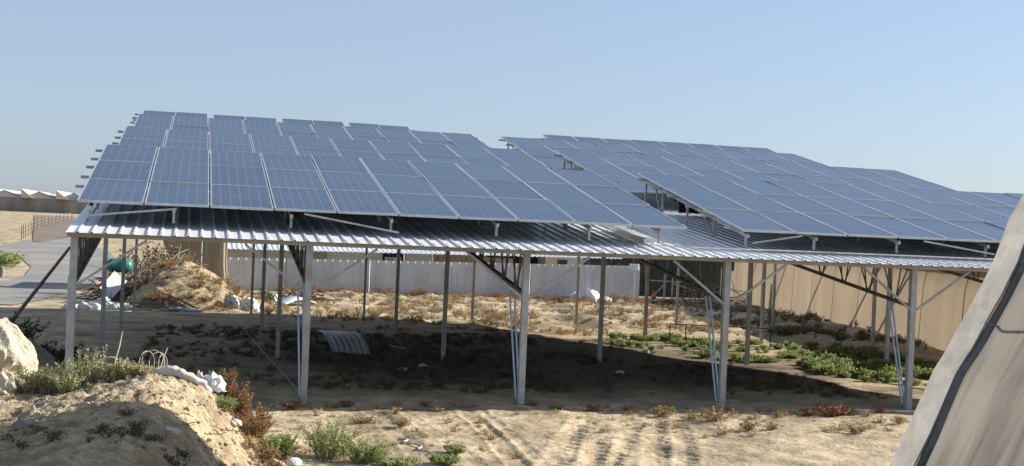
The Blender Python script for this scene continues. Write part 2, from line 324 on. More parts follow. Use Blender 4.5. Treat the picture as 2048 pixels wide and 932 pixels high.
# rafters with lattice trusses running back from each front post
for k in range(7):
    X = k*S; b = MB(); b.bar((X, .03, rz(0)-.10), (X, 22, rz(22)-.10), .06, .06)
    bz = lambda y: 1.80+.122*y
    pts = [0.09, .62, 1.55, 2.5, 3.45, 4.5, 5.6, 6.8]
    b.bar((X, .09, bz(.09)), (X, 6.83, bz(6.83)), .05, .05); b.bar((X+.055, .09, bz(.09)), (X+.055, 6.83, bz(6.83)), .02, .04)
    for q in pts[1:]:
        for dy in (-.42, -.2, .22, .44):
            yt = q+dy
            if yt < .1: continue
            b.tube([(X+(.02 if dy in (-.2, .44) else -.02), q+dy*.12, bz(q)), (X, yt, rz(yt)-.12)], .014, 5)
    tr_ = b.build('truss', 'galv_dark', can)
    for kk, dx in ((0, -.045), (1, .045)):
        MB().tube([(X-.07+dx, .62+.03*kk, bz(.62)-.02), (X-.03+dx*.6, .10, .10)], .017, 6).build('strut', 'galv_sky_tint', tr_)
    for sx in (-1, 1):
        if k == 0 and sx < 0: continue
        if k == 6 and sx > 0: continue
        MB().bar((X+sx*.065, -.045, 1.76), (X+sx*(1.05 if sx > 0 else 1.0), -.075, rz(0)-.09), .035, .035).build('knee_brace', 'galv', can)
for yy in (6.88, 13.8):
    for k in (0, 1, 3, 5):
        X = k*S
        if k: MB().bar((X-.05, yy, rz(yy)-.85), (X-.95, yy, rz(yy)-.10), .025).build('knee_brace', 'galv', can)
        MB().bar((X+.05, yy, rz(yy)-.85), (X+.95, yy, rz(yy)-.10), .025).build('knee_brace', 'galv', can)
# ------------------------------------------------------------------ solar tables
TILT = .198; PW = 1.01; PH = 1.985; ct, st = math.cos(TILT), math.sin(TILT)
def panel_mesh():
    W, H, t, fw = .988, 1.968, .038, .020; b = MB()
    b.mi = 0; b.add([(fw, fw, t-.006), (W-fw, fw, t-.006), (W-fw, H-fw, t-.006), (fw, H-fw, t-.006)], [(0, 1, 2, 3)])
    b.mi = 1; b.box((0, 0, 0), (W, fw, t)); b.box((0, H-fw, 0), (W, H, t)); b.box((0, fw, 0), (fw, H-fw, t)); b.box((W-fw, fw, 0), (W, H-fw, t))
    b.mi = 2; b.add([(fw, fw, t-.014), (W-fw, fw, t-.014), (W-fw, H-fw, t-.014), (fw, H-fw, t-.014)], [(3, 2, 1, 0)])
    out = []
    for nm, sel, ms in (('solar_panel', (0, 2), ('pv', 'pv_back')), ('frame', (1,), ('pv_frame',))):
        fs = [q for q, mi in zip(b.f, b.m) if mi in sel]; mi = [sel.index(m) for m in b.m if m in sel]; used = sorted({i for q in fs for i in q}); ix = {v: k for k, v in enumerate(used)}
        me = bpy.data.meshes.new(nm); me.from_pydata([b.v[i] for i in used], [], [tuple(ix[i] for i in q) for q in fs])
        for m in ms: me.materials.append(MATS[m])
        me.polygons.foreach_set('material_index', mi); out.append(me)
    return out
PM, FM = panel_mesh()
def table(x0, y0, z0, ncol, nrow, tilt, label, pw=PW, legs=None, pair=.045, group='rows of solar panels on the canopy roof'):
    t = empty('solar_array', (x0, y0, z0), label, 'solar panel array', group)
    c, s = math.cos(tilt), math.sin(tilt)
    def sl(d, up=0): return (y0+d*c-up*s, z0+d*s+up*c)
    for i in range(ncol):
        for j in range(nrow):
            o = bpy.data.objects.new('solar_panel', PM); col.objects.link(o); o.parent = t
            fr = bpy.data.objects.new('frame', FM); col.objects.link(fr); fr.parent = o
            o.location = (i*pw+(pw-.988)/2+(0 if nrow == 3 else (pair if i % 2 == 0 else -pair)), j*PH*c, j*PH*s+rnd.uniform(-.004, .004)); o.rotation_euler = (tilt+rnd.uniform(-.006, .006), rnd.uniform(-.005, .005), 0)
    xe = x0+ncol*pw
    for j in range(nrow):
        for d in (.45, 1.5):
            yy, zz = sl(j*PH+d, -.028); MB().bar((x0-.15, yy, zz), (xe+.12, yy, zz), .045, .05).build('rail', 'galv', t)
    L = nrow*PH; xs = legs or [x0+.2+i*1.7 for i in range(int((xe-x0)/1.7)+1)]
    ds = [.12, 1.6, 3.05, 4.5, 5.6] if nrow == 3 else [.12, 1.7]
    for q, X in enumerate(xs):
        ya, za = sl(.02, -.085); yb, zb = sl(L-.1, -.085)
        MB().bar((X, ya, za), (X, yb, zb), .045, .06).build('rafter', 'galv', t)
        for d in ds:
            yy, zz = sl(d, -.1); MB().bar((X, yy, zz), (X, yy, rz(yy)+.075), .04, .04).build('leg', 'galv', t)
        if nrow == 3:
            for a, b_ in ((1.6, 2.2), (4.5, 5.0)):
                yy, zz = sl(b_, -.1); y2 = sl(a, -.1)[0]; MB().bar((X, yy, zz), (X, y2+.05, rz(y2)+.09), .03).build('brace', 'galv', t)
    if nrow == 3:
        yy, zz = sl(L-.06, -.03); MB().box((x0+(1.0 if x0 > 11 else 1.9 if x0 > 5 else .05), yy-.012, rz(yy)+.06), (xe-(.05 if x0 > 5 else 1.2), yy+.012, zz)).build('sky_blocker', 'sky_blocker_dark', t)  # added dark plate, keeps sky light off the roof sheets under the panels
    return t
lg0 = [.14, 1.41, 3.25, 4.88, 6.67, 8.30, 9.56]; lg1 = [11.18, 12.49, 14.13, 15.95, 17.7, 19.4, 20.8]
T1 = table(-.062, .7176, 2.995, 10, 3, TILT, 'front left solar array, nearest the camera above the left half of the eave', legs=lg0)
table(-.06, 7.35, 3.778, 10, 3, TILT, 'second solar array back on the left side of the roof')
table(-.065, 13.876, 4.586, 10, 3, TILT, 'third solar array back on the left side of the roof')
table(-.11, 20.10, 5.58, 8, 1, .24, 'topmost single strip of dark panels on the left side of the roof', pw=1.07)
T5 = table(11.05, .70, 2.995, 10, 3, TILT, 'front right solar array, nearest the camera above the right half of the eave', legs=lg1)
table(10.98, 7.30, 3.80, 10, 3, TILT, 'second solar array back on the right side of the roof')
table(10.97, 13.85, 4.572, 10, 3, TILT, 'third solar array back on the right side of the roof')
table(12.95, 20.10, 5.58, 8, 1, .24, 'topmost single strip of panels on the right side of the roof', pw=1.03, pair=0)
# diagonal braces seen under the lower panel edges
def yb(x): return .72
MB().bar((.15, .72, 2.80), (1.45, .74, 2.955), .03).build('diagonal_brace', 'galv', T1)
MB().bar((3.45, .70, 2.965), (5.0, .70, 2.725), .03).build('diagonal_brace', 'galv', T1)
MB().bar((11.25, .70, 2.80), (12.2, .70, 2.965), .03).build('diagonal_brace', 'galv', T5)
MB().bar((14.6, .70, 2.965), (16.05, .70, 2.78), .03).build('diagonal_brace', 'galv', T5)
b = MB(); b.bar((10.15, 5.06, rz(5)+.05), (10.15, 5.02, 3.95), .035); b.build('stand_post', 'galv', T5)
# cable conduit lying on the roof near the aisle
b = MB(); b.tube([(9.3, .55, 2.70), (9.9, .5, 2.68), (12, .62, 2.69), (20.9, .55, 2.69)], .014, 6); tag(b.build('conduit', 'galv', origin=(9.3, .55, 2.7)), 'thin conduit lying across the roof sheets under the right front solar array', 'conduit')
b = MB(); b.box((9.35, 1.0, rz(1.0)+.05), (9.55, 2.9, rz(1)+.13)); b.v = [(x, y, z+RS*(y-1)) for x, y, z in b.v]; tag(b.build('cable_tray', 'sheet_old', origin=(9.45, 1.0, rz(1))), 'dull metal cable tray lying on the roof sheet in the aisle below the left array', 'cable tray')
# stay pole leaning at the left corner
b = MB(); b.tube([(-.07, .05, 2.30), (-2.78, 15.0, gz(-2.78, 15)-.05)], [.022, .055], 8); tag(b.build('stay_pole', 'galv_dark', origin=(-2.78, 15.0, 0)), 'dark slanting pole leaning from the left front post down to the sand', 'stay pole')
# guy wires
for a, bb, lb in (((1.9, 14.6, 1.15), (3.52, .15, .08), 'thin guy wire slanting down right to the foot of the second front post'), ((1.75, 14.6, .95), (.45, .8, .02), 'thin guy wire slanting down left toward the tangle of wire')):
    tag(MB().tube([a, bb], .006, 5).build('guy_wire', 'wire', origin=a), lb, 'wire')

# ------------------------------------------------------------------ vegetation and litter generators
def plant(seed, nst, h, spread, nleaf, ll, lw, srad=.004, lean=.5, base_r=.05, up=.6, nmat=2):
    g = np.random.RandomState(seed); V = []; Q = []; MI = []
    def quad(a, b, c, d, m): n = len(V); V.extend([a, b, c, d]); Q.append((n, n+1, n+2, n+3)); MI.append(m)
    for i in range(nst):
        az = g.rand()*6.283; b0 = np.array([math.cos(az), math.sin(az), 0])*base_r*g.rand(); hh = h*(.45+.55*g.rand()); sp = spread*g.rand()**.7
        tip = np.array([math.cos(az+g.randn()*.4)*sp, math.sin(az+g.randn()*.4)*sp, hh]); mid = (b0+tip)*.5+np.array([g.randn()*.06*spread, g.randn()*.06*spread, hh*.18*lean])
        P = lambda t: b0*(1-t)**2+2*mid*t*(1-t)+tip*t*t
        seg = 4
        for k in range(seg):
            p, q = P(k/seg), P((k+1)/seg); rr0 = srad*(1-.7*k/seg); rr1 = srad*(1-.7*(k+1)/seg)
            for dv in (np.array([1, 0, 0]), np.array([0, 1, 0])): quad(p-dv*rr0, p+dv*rr0, q+dv*rr1, q-dv*rr1, 0)
        for k in range(nleaf):
            t = .12+.88*g.rand()**.8; p = P(t)+g.randn(3)*ll*.35; d = g.randn(3); d[2] = abs(d[2])*up+up*.5; d /= np.linalg.norm(d); s = np.cross(d, g.randn(3)); s /= np.linalg.norm(s)+1e-6
            L = ll*(.6+.6*g.rand()); W = lw*(.6+.6*g.rand()); p[2] = max(p[2], .004)
            quad(p, p+d*L*.5+s*W, p+d*L, p+d*L*.5-s*W, 1 if nmat == 1 or g.rand() < .7 else 2)
    return np.array(V, dtype=np.float32), np.array(Q), np.array(MI)
def plant_obj(name, loc, mats, label, cat, group=None, scale=1, rot=0, **k):
    V, Q, MI = plant(**k); c, s_ = math.cos(rot), math.sin(rot); V = V*scale; V = np.stack([V[:, 0]*c-V[:, 1]*s_, V[:, 0]*s_+V[:, 1]*c, V[:, 2]], 1)+np.array(loc)
    return tag(npmesh(name, V, Q, mats, MI, origin=loc), label, cat, group)
def scatter(name, pts, temps, mats, fz, label, smin=.6, smax=1.3, seed=1):
    g = np.random.RandomState(seed); Vs = []; Qs = []; Ms = []; n = 0
    for x, y in pts:
        V, Q, MI = temps[g.randint(len(temps))]; a = g.rand()*6.283; s_ = smin+(smax-smin)*g.rand()**1.5; c, d = math.cos(a)*s_, math.sin(a)*s_
        W = np.stack([V[:, 0]*c-V[:, 1]*d+x, V[:, 0]*d+V[:, 1]*c+y, V[:, 2]*s_*(.7+.5*g.rand())], 1); Vs.append(W); Qs.append(Q+n); Ms.append(MI); n += len(W)
    P = np.array(pts); Z = fz(P[:, 0], P[:, 1]); k = 0
    for W, z in zip(Vs, Z): W[:, 2] += z-.01
    o = npmesh(name, np.concatenate(Vs), np.concatenate(Qs), mats, np.concatenate(Ms)); return tag(o, label, name.replace('_', ' '), kind='stuff')
def inpoly(p, poly):
    x, y = p; c = False
    for i in range(len(poly)):
        (x1, y1), (x2, y2) = poly[i], poly[i-1]
        if (y1 > y) != (y2 > y) and x < (x2-x1)*(y-y1)/(y2-y1)+x1: c = not c
    return c
def fill(poly, n, seed=1, dens=None):
    g = np.random.RandomState(seed); xs = [p[0] for p in poly]; ys = [p[1] for p in poly]; out = []
    while len(out) < n:
        p = (g.uniform(min(xs), max(xs)), g.uniform(min(ys), max(ys)))
        if inpoly(p, poly) and (dens is None or g.rand() < dens(*p)): out.append(p)
    return out
def clumpy(sc_, off, thr=0.0): return lambda x, y: 1.0 if vn(np.array([x*sc_+off]), np.array([y*sc_]))[0] > thr else .12
def blob(name, loc, size, m, label, cat, seed=0, rough=.25, freq=2.5, group=None, sub=4, smooth=True, rot=0, parent=None, flat=True):
    import bmesh
    bm = bmesh.new(); bmesh.ops.create_icosphere(bm, subdivisions=sub, radius=1); c, s_ = math.cos(rot), math.sin(rot); V = []; g = random.Random(seed); o1, o2 = g.uniform(0, 90), g.uniform(0, 90)
    for v in bm.verts:
        p = v.co; k = 1
        a = np.array([p.x*freq+o1+p.z*freq*.7]); b_ = np.array([p.y*freq+o2-p.z*freq*.6])
        k += rough*1.6*float(fbm(a, b_, 4, .6)[0])-rough*.8*abs(float(vn(a*2.3, b_*2.3)[0]))
        x, y, z = p.x*k*size[0], p.y*k*size[1], p.z*k*size[2]
        if flat and z < -size[2]*.35: z = -size[2]*.35
        v.co = (x*c-y*s_, x*s_+y*c, z)
    me = bpy.data.meshes.new(name); bm.to_mesh(me); bm.free(); me.materials.append(MATS[m]); me.polygons.foreach_set('use_smooth', [smooth]*len(me.polygons))
    o = bpy.data.objects.new(name, me); col.objects.link(o)
    if parent: o.parent = parent; o.location = Vector(loc)-parent.location; return o
    o.location = loc; return tag(o, label, cat, group)
def sticks(name, loc, n, L, rad, spread, hz, m, label, cat, seed, group=None, flatness=.5):
    g = random.Random(seed); b = MB()
    for i in range(n):
        p = Vector((g.gauss(0, spread[0]*.5), g.gauss(0, spread[1]*.5), abs(g.gauss(0, hz*.5)))); d = Vector((g.gauss(0, 1), g.gauss(0, .6), g.gauss(0, flatness))).normalized()*L*g.uniform(.3, 1)
        q = p+d*.5; p2 = p-d*.5; mid = p+Vector((g.gauss(0, .06), g.gauss(0, .06), g.gauss(0, .06)))*L
        if min(p2.z, q.z) < 0: k = -min(p2.z, q.z); p2.z += k; q.z += k; mid.z += k
        b.tube([p2+Vector(loc), mid+Vector(loc), q+Vector(loc)], [rad*g.uniform(.5, 1), rad*.8, rad*.35], 4)
    return tag(b.build(name, m, origin=loc), label, cat, group)
# ------------------------------------------------------------------ background
# white corrugated yard fence
fe = empty('corrugated_fence', (3.1, 42.2, -.6), 'long pale grey corrugated metal fence behind the canopy', 'fence')
def corr(x0, x1, y0, y1, zb, zt0, zt1, pitch=.36, dep=.05):
    b = MB(); vs = []; n = 0; L = math.hypot(x1-x0, y1-y0); dx, dy = (x1-x0)/L, (y1-y0)/L; s = 0
    while s < L:
        for a, h in ((0, 0), (.72, 0), (.79, 1), (.93, 1)):
            t = s+a*pitch
            if t > L: break
            px, py = x0+dx*t+dy*h*dep, y0+dy*t-dx*h*dep; vs += [(px, py, zb), (px, py, zt0+(zt1-zt0)*t/L)]; n += 1
        s += pitch
    b.add(vs, [(2*i, 2*i+2, 2*i+3, 2*i+1) for i in range(n-1)]); return b
segs = [(3.0, 6.0), (6.0, 10.0), (10.0, 14.0), (14.0, 18.0), (18.0, 21.3), (21.3, 23.75)]
for i, (a, c) in enumerate(segs):
    t0 = .93+.31*(a-3)/20.7; t1 = .93+.31*(c-3)/20.7; corr(a, c-.03, 42.2+.05*(i % 2), 42.2+.05*(i % 2), -.75, t0, t1).build('fence_panel', 'white_paint', fe)
    MB().box((a-.03, 42.32, -.75), (a+.03, 42.38, t0-.05)).build('post', 'galv', fe)
# lean-to shed with corrugated roof behind the fence
sh = empty('shed', (12, 46, -.6), 'low shed behind the fence with a white corrugated roof edge', 'shed')
b = MB(); vs = []; x_ = 2.35; pr = []
while x_ < 23.6: pr += [(x_, 0), (x_+.15, 0), (x_+.17, .045), (x_+.23, .045)]; x_ += .25
for yy, zz in ((44.6, 1.25), (51, 2.0)): vs += [(a, yy, zz+h+.0125*(a-2.5)) for a, h in pr]
b.add(vs, [(i, i+1, len(pr)+i+1, len(pr)+i) for i in range(len(pr)-1)]); b.build('roof', 'sheet', sh)
MB().box((2.4, 45.9, -.8), (8.2, 46.0, 1.35)).build('wall', 'white_paint', sh); MB().box((7.35, 45.86, .9), (8.2, 45.895, 1.38)).build('wall_panel', 'tan_wall', sh)
MB().box((8.2, 45.9, -.8), (11.05, 46.0, 1.38)).build('wall', 'white_wall', sh); MB().box((12.2, 45.9, -.8), (13.65, 46.0, 1.38)).build('wall', 'white_wall', sh)
MB().box((13.75, 46.2, -.8), (16.6, 46.3, 1.4)).build('wall', 'tan_wall', sh); MB().box((11.05, 46.3, -.8), (12.2, 46.4, 1.4)).build('shade_panel', 'dark', sh)  # last box is a dark panel standing in for a shaded opening
MB().box((16.6, 48.6, -.8), (24.2, 48.7, 1.75)).build('back_wall', 'dark', sh)  # wall coloured dark for the deep shade under the shed roof
for x_ in (2.6, 7.3, 13.7, 15.2, 16.55, 18.3, 20.1, 21.8, 23.4): MB().box((x_-.04, 44.75, -.8), (x_+.04, 44.83, 1.3)).build('post', 'galv_dark', sh)
ac = empty('air_conditioner', (11.55, 45.7, .9), 'small white air conditioner box below a black vent in the shed wall', 'air conditioner')
b = MB(); b.box((11.2, 45.5, .82), (11.95, 46.25, 1.13)); b.build('housing', 'white_wall', ac); b = MB()
for i in range(4): b.box((11.25, 45.47, .86+.06*i), (11.6, 45.497, .89+.06*i))
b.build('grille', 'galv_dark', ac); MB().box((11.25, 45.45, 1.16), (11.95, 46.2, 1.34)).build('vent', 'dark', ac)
cb = empty('cabin', (20.8, 47, -.6), 'small white cabin with one dark square window in the shade of the shed roof', 'cabin')
b = MB(); b.box((19.9, 46.6, -.8), (22.0, 48.2, 1.7)); b.build('wall', 'white_wall', cb); MB().box((20.55, 46.56, 1.0), (21.1, 46.597, 1.3)).build('window', 'glassy', cb)
MB().box((20.5, 46.52, .95), (21.15, 46.555, .995)).build('sill', 'white_paint', cb)
tag(MB().box((16.9, 47.0, -.8), (18.2, 48.2, 1.26)).build('container', 'white_paint', origin=(17.5, 47, -.8)), 'plain white box container under the shed roof behind the fence', 'container')
# dark net house and clutter right of the fence
dn = empty('dark_net_house', (28, 49, -.6), 'dark netted shelter with leaning poles behind the end of the fence', 'net house')
b = MB(); vs = []
for i in range(25): t = i/24; x_ = 23.9+9*t; y_ = 49.2+.12*math.sin(i*1.9); vs += [(x_, y_, -.8), (x_, y_-.1, 2.6+.1*math.sin(i*1.3))]
b.add(vs, [(2*i, 2*i+2, 2*i+3, 2*i+1) for i in range(24)]); b.build('net', 'dark_net', dn, smooth=True)
for i in range(8): x_ = 24.3+i*1.1; MB().tube([(x_, 48.9, -.7), (x_+.4*math.sin(i*2.1), 48.8, 2.5)], .04, 6).build('pole', 'galv_dark', dn)
rk = empty('metal_rack', (26.2, 44.6, -.6), 'light grey tubular metal rack standing beside the end of the fence', 'rack')
for a, c in (((25.9, 44.5, -.65), (25.9, 44.5, .78)), ((26.35, 44.5, -.65), (26.35, 44.5, .78))): MB().bar(a, c, .07).build('upright', 'galv', rk)
for a, c in (((25.9, 44.5, .75), (26.35, 44.5, .75)), ((25.1, 44.5, .45), (27.1, 44.5, .40)), ((25.2, 44.6, -.5), (25.95, 44.5, .3)), ((26.3, 44.5, .35), (27.2, 44.6, .1))): MB().bar(a, c, .055).build('rail', 'galv', rk)
b = MB()
for i in range(3): b.bar((27.3+.35*i, 45.3, -.65), (27.35+.35*i, 45.3, .85), .05)
b.bar((27.2, 45.3, .8), (28.2, 45.3, .8), .05); b.bar((27.2, 45.3, .2), (28.2, 45.3, .25), .05); tag(b.build('rusty_rack', 'leaf_red', origin=(27.6, 45.3, -.6)), 'rusty brown metal rack right of the light grey rack', 'rack')
tag(MB().tube([(25.55, 45.2, -.62), (25.57, 45.2, -.45), (25.57, 45.2, -.25), (25.57, 45.2, -.12)], [.13, .14, .12, .04], 10).build('gas_bottle', 'red', origin=(25.4, 45.2, -.6)), 'red gas bottle by the end of the pale fence', 'bottle')
sticks('brush_pile', (29.2, 43.5, gz(29.2, 43.5)), 90, 1.4, .025, (2.4, 1.2), .9, 'twig', 'heap of grey dry branches beside the dark netted shelter', 'brush pile', 5)
# tan net house with its long side wall
nh = empty('net_house', (26, 28, -.3), 'large tan net house with a long glowing side wall right behind the canopy', 'net house')
NA = Vector((31.2, 48.2, 0)); NB_ = Vector((20.9, 6.0, 0)); nseg = 60; b = MB(); vs = []; fs = []
for i in range(nseg+1):
    t = i/nseg; p = NA.lerp(NB_, t); zz = [base(p.y)-.25, base(p.y)+.5, 1.0, 1.7, 2.28, 2.42]; off = [0, .03, .06, .10, .25, .9]
    sag = .015*math.sin(i*1.57)**2; endshift = .0
    for z_, o_ in zip(zz, off): vs.append((p.x+o_*.97+sag, p.y-o_*.24-(0 if i else 0), float(z_)))
for i in range(nseg):
    for k in range(5):
        if i < 2 and k > 1+i: continue
        a = i*6+k; fs.append((a, a+6, a+7, a+1))
b.add(vs, fs); b.build('side_net', 'net', nh, smooth=True)
dirn = (NB_-NA).normalized()
for i in range(12):
    p = NA.lerp(NB_, (i+.5)/12); zb = float(base(p.y)); MB().tube([(p.x+.35, p.y, zb-.2), (p.x+.5, p.y, 2.25)], .035, 6).build('post', 'galv_dark', nh)
for i in (1, 3, 5, 7, 8):
    p = NA.lerp(NB_, (i+.2)/12); q = p+dirn*3.4; MB().tube([(p.x+.30, p.y, float(base(p.y))-.1), (q.x+.40, q.y, 2.2)], .055, 6).build('brace', 'galv_dark', nh)
b = MB(); b.add([(28.6, 37.3, -.6), (28.4, 36.5, -.5), (28.5, 36.7, .75), (28.62, 37.1, .8)], [(0, 1, 2, 3)]); b.build('flap', 'plastic_film', nh)
# tan net tent behind the debris mound
tn = empty('net_tent', (1.8, 36, -.5), 'tan net tent with hanging folds and a pale pole behind the debris mound', 'net tent')
b = MB(); vs = []; nn = 40
for i in range(nn+1):
    t = i/nn; x_ = .75+2.3*t; y_ = 36+.16*math.sin(i*1.15)+.08*math.sin(i*2.3); lx = -.45*(1-t)
    vs += [(x_+(.15 if t > .8 else 0), y_, -.6), (x_+lx*.2, y_+.1, .8), (x_+lx, y_+.3, 2.2), (x_+lx, y_+2, 2.7)]
b.add(vs, [(4*i+k, 4*i+4+k, 4*i+5+k, 4*i+1+k) for i in range(nn) for k in range(3)]); b.build('netting', 'net_tent', tn, smooth=True)
MB().tube([(1.99, 35.75, -.55), (1.97, 35.75, 2.3)], .035, 8).build('pole', 'galv', tn)
b = MB(); b.add([(.3, 36.5, 2.2), (.75, 36.2, -.6), (.9, 44, -.6), (.4, 44, 2.2)], [(0, 1, 2, 3)]); b.build('side_net', 'net_tent', tn)
# far greenhouses, wire fence, roadside bush
for i, X0 in enumerate((-58.8, -51.4, -44.0, -36.6, -29.2)):
    gh = empty('greenhouse', (X0, 290, 2), ['far greenhouse span at the left edge of the row with dark net side', 'far greenhouse span cut by the left edge of the picture', 'far greenhouse span with tan gable, leftmost one with a visible ridge', 'far greenhouse span with tan gable in the middle of the row', 'far greenhouse span with tan gable nearest the canopy corner'][i], 'greenhouse', 'greenhouses on the horizon')
    MB().box((X0, 290, 1.0), (X0+7.38, 340, 5.0)).build('net_wall', 'gh_net', gh)
    b = MB(); b.add([(X0, 289.8, 5.0), (X0+7.38, 289.8, 5.0), (X0+7.38, 345, 5.0), (X0, 345, 5.0), (X0+3.2, 289.8, 6.5), (X0+3.2, 345, 6.5)], [(0, 4, 5, 3), (1, 2, 5, 4), (0, 1, 4)]); b.build('roof', 'gh_roof', gh)
    b = MB(); b.add([(X0+7.0, 288.9, 5.05), (X0+7.0, 345, 5.05), (X0+7.0, 345, 7.0), (X0+7.0, 288.9, 7.0), (X0+9.6, 288.9, 5.05), (X0+9.6, 345, 5.05)], [(0, 1, 2, 3), (0, 3, 4), (3, 2, 5, 4)]); b.build('vent_hood', 'gh_tan', gh)
    b = MB(); b.bar((X0+3.2, 289.6, 6.55), (X0+7.2, 289.6, 5.05), .16); b.bar((X0+3.2, 289.6, 6.55), (X0-.1, 289.6, 5.05), .1); b.build('gable_bar', 'galv_dark', gh)
wf = empty('wire_fence', (-14.5, 112, -.2), 'thin wire fence on slim posts running along the sandy field far left', 'fence')
fp = []
for i in range(16):
    t = (i/15)**1.25; y_ = 110+110*t; x_ = 1.79+(y_+20.5)*(-.1240+.034*t); z_ = gz(x_, y_); fp.append((x_, y_, z_)); MB().tube([(x_, y_, z_-.2), (x_+.05*math.sin(i*3), y_, z_+1.35)], .05, 5).build('post', 'wood', wf)
b = MB()
for hh in (.4, .8, 1.2): b.tube([(x_, y_, z_+hh) for x_, y_, z_ in fp], .012, 4)
b.build('wire', 'wire', wf)
strip('verge', [(y_, 1.79+(y_+20.5)*-.1160, 1.79+(y_+20.5)*(-.0877 if y_ > 125 else -.1150+.0273*(y_-100)/25)) for y_ in range(104, 250, 4)], 'hill', .06)
plant_obj('bush', (-9.1, 57.0, gz(-9.1, 57)), ['stem', 'leaf_green', 'leaf_olive'], 'low round green bush on the sand beside the road at the left edge', 'bush', seed=11, nst=150, h=1.0, spread=1.5, nleaf=26, ll=.12, lw=.05, base_r=.9)
tag(MB().tube([(-7.55, 48, gz(-7.5, 48)-.1), (-7.55, 48, gz(-7.5, 48)+.5), (-7.55, 48, gz(-7.5, 48)+.54)], [.13, .13, .05], 10).build('bollard', 'dark_stone', origin=(-7.55, 48, -.6)), 'short dark bollard beside the road at the left edge', 'bollard')
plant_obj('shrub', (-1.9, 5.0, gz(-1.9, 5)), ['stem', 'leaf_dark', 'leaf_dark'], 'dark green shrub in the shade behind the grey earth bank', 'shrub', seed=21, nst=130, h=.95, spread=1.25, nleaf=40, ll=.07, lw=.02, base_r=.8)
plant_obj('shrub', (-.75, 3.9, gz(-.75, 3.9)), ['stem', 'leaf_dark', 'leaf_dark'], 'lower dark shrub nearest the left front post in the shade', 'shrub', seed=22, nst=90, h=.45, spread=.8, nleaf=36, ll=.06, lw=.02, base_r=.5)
# ------------------------------------------------------------------ debris around the mound
tk = empty('water_tank', (-.85, 27.4, .75), 'green plastic tank lying on the branches left of the debris mound', 'tank')
b = MB(); n_ = 14; pp = [(-.44, .06), (-.40, .17), (-.33, .23), (-.25, .25), (-.24, .262), (-.22, .25), (.2, .25), (.22, .262), (.24, .25), (.33, .23), (.40, .17), (.44, .06)]
b.tube([(-.85+a, 27.4, .97) for a, q in pp], [q for a, q in pp], 18); b.build('body', 'green_tank', tk, smooth=True); MB().tube([(-.85, 27.36, 1.2), (-.85, 27.36, 1.26)], .08, 12).build('lid', 'green_tank', tk)
sticks('brush_pile', (-.6, 27.8, gz(-.6, 27.8)), 260, 1.5, .022, (1.3, .9), .75, 'wood', 'dark brush pile of broken branches under the green tank', 'brush pile', 8, flatness=.6)
sticks('brush_pile', (.6, 29.5, gz(.6, 29.5)+.3), 240, 1.7, .02, (1.6, 1.0), 1.2, 'twig', 'tall pile of grey brown twigs left of the tan net tent', 'brush pile', 9, flatness=.8)
plant_obj('dead_bush', (.2, 31.5, gz(.2, 31.5)), ['wood', 'leaf_dark', 'leaf_dry'], 'dark dead bush between the green tank and the net tent', 'bush', seed=31, nst=110, h=2.1, spread=1.3, nleaf=14, ll=.14, lw=.04, srad=.012, base_r=.7)
b = MB(); b.box((-.28, -.02, -.42), (.28, .02, .42)); o = b.build('white_board', 'white_wall'); o.location = (-.98, 26.6, .33); o.rotation_euler = (R(-30), R(38), 0); tag(o, 'white broken board leaning on the brush pile below the green tank', 'board')
blob('crumpled_bag', (-1.15, 26.0, .0), (.16, .14, .3), 'white_bag', 'upright white torn bag just below the leaning board', 'bag', 3)
g_ = random.Random(5)
bags = [(-1.85, 21.2, .22, .12), (-1.5, 20.9, .20, .10), (-1.25, 21.3, .26, .14), (-.95, 22.0, .24, .16), (-.62, 21.6, .26, .17), (-.30, 21.7, .22, .15), (-1.05, 23.2, .3, .2), (-1.6, 22.0, .18, .12), (.02, 21.8, .2, .12)]
bl = ['white bag, first from the left in the row of rubbish left of the debris mound', 'small white bag, second from the left in the row of rubbish', 'white bag right behind the left front post in the row of rubbish', 'pale bag between the two nearest left posts', 'largest bluish bag in the row of rubbish left of the mound', 'bluish bag beside the third left post', 'white bag behind the row of rubbish below the board', 'small white bag behind the left end of the rubbish row', 'small pale bag at the right end of the rubbish row']
for i, (x_, y_, a, h_) in enumerate(bags):
    blob('rubbish_bag', (x_, y_, gz(x_, y_)+h_*.35), (a, a*.8, h_), ['white_bag', 'blue_bag'][i in (3, 4, 5)], bl[i], 'bag', 40+i, .45, 3.2, 'bags of rubbish left of the debris mound', sub=4)
blob('plastic_sheet', (1.35, 20.95, gz(1.35, 20.9)+.03), (.62, .16, .08), 'blue_bag', 'flat pale green plastic sheeting on the sand before the debris mound', 'plastic sheet', 61, .5, 4)
b = MB()
for i in range(9): y_ = 21.3+.05*i; b.tube([(-.35+.12*i, y_+.6, dz(-.35+.12*i, y_+.6)+.06), (.5+.1*i, y_-.1, dz(.5+.1*i, y_)+.07), (1.2+.1*i, y_-.6, gz(1.3, y_-.6)+.04)], .022, 5)
tag(b.build('pole_bundle', 'wood', origin=(.4, 21.4, 0)), 'bundle of brown sticks lying at the foot of the debris mound', 'sticks')
blob('tarp_heap', (2.95, 22.0, gz(2.95, 22)+.12), (.34, .3, .34), 'blue_bag', 'crumpled pale tarpaulin heap, left one right of the debris mound', 'tarpaulin', 71, .4, 2.6)
blob('tarp_heap', (3.42, 22.05, gz(3.4, 22)+.12), (.36, .3, .30), 'white_bag', 'crumpled white tarpaulin heap, right one right of the debris mound', 'tarpaulin', 72, .4, 2.6)
blob('rubbish_bag', (2.5, 21.8, gz(2.5, 21.8)+.05), (.17, .14, .12), 'white_bag', 'small white bag left of the tarpaulin heap', 'bag', 73, .5, 3)
b = MB(); vs = []
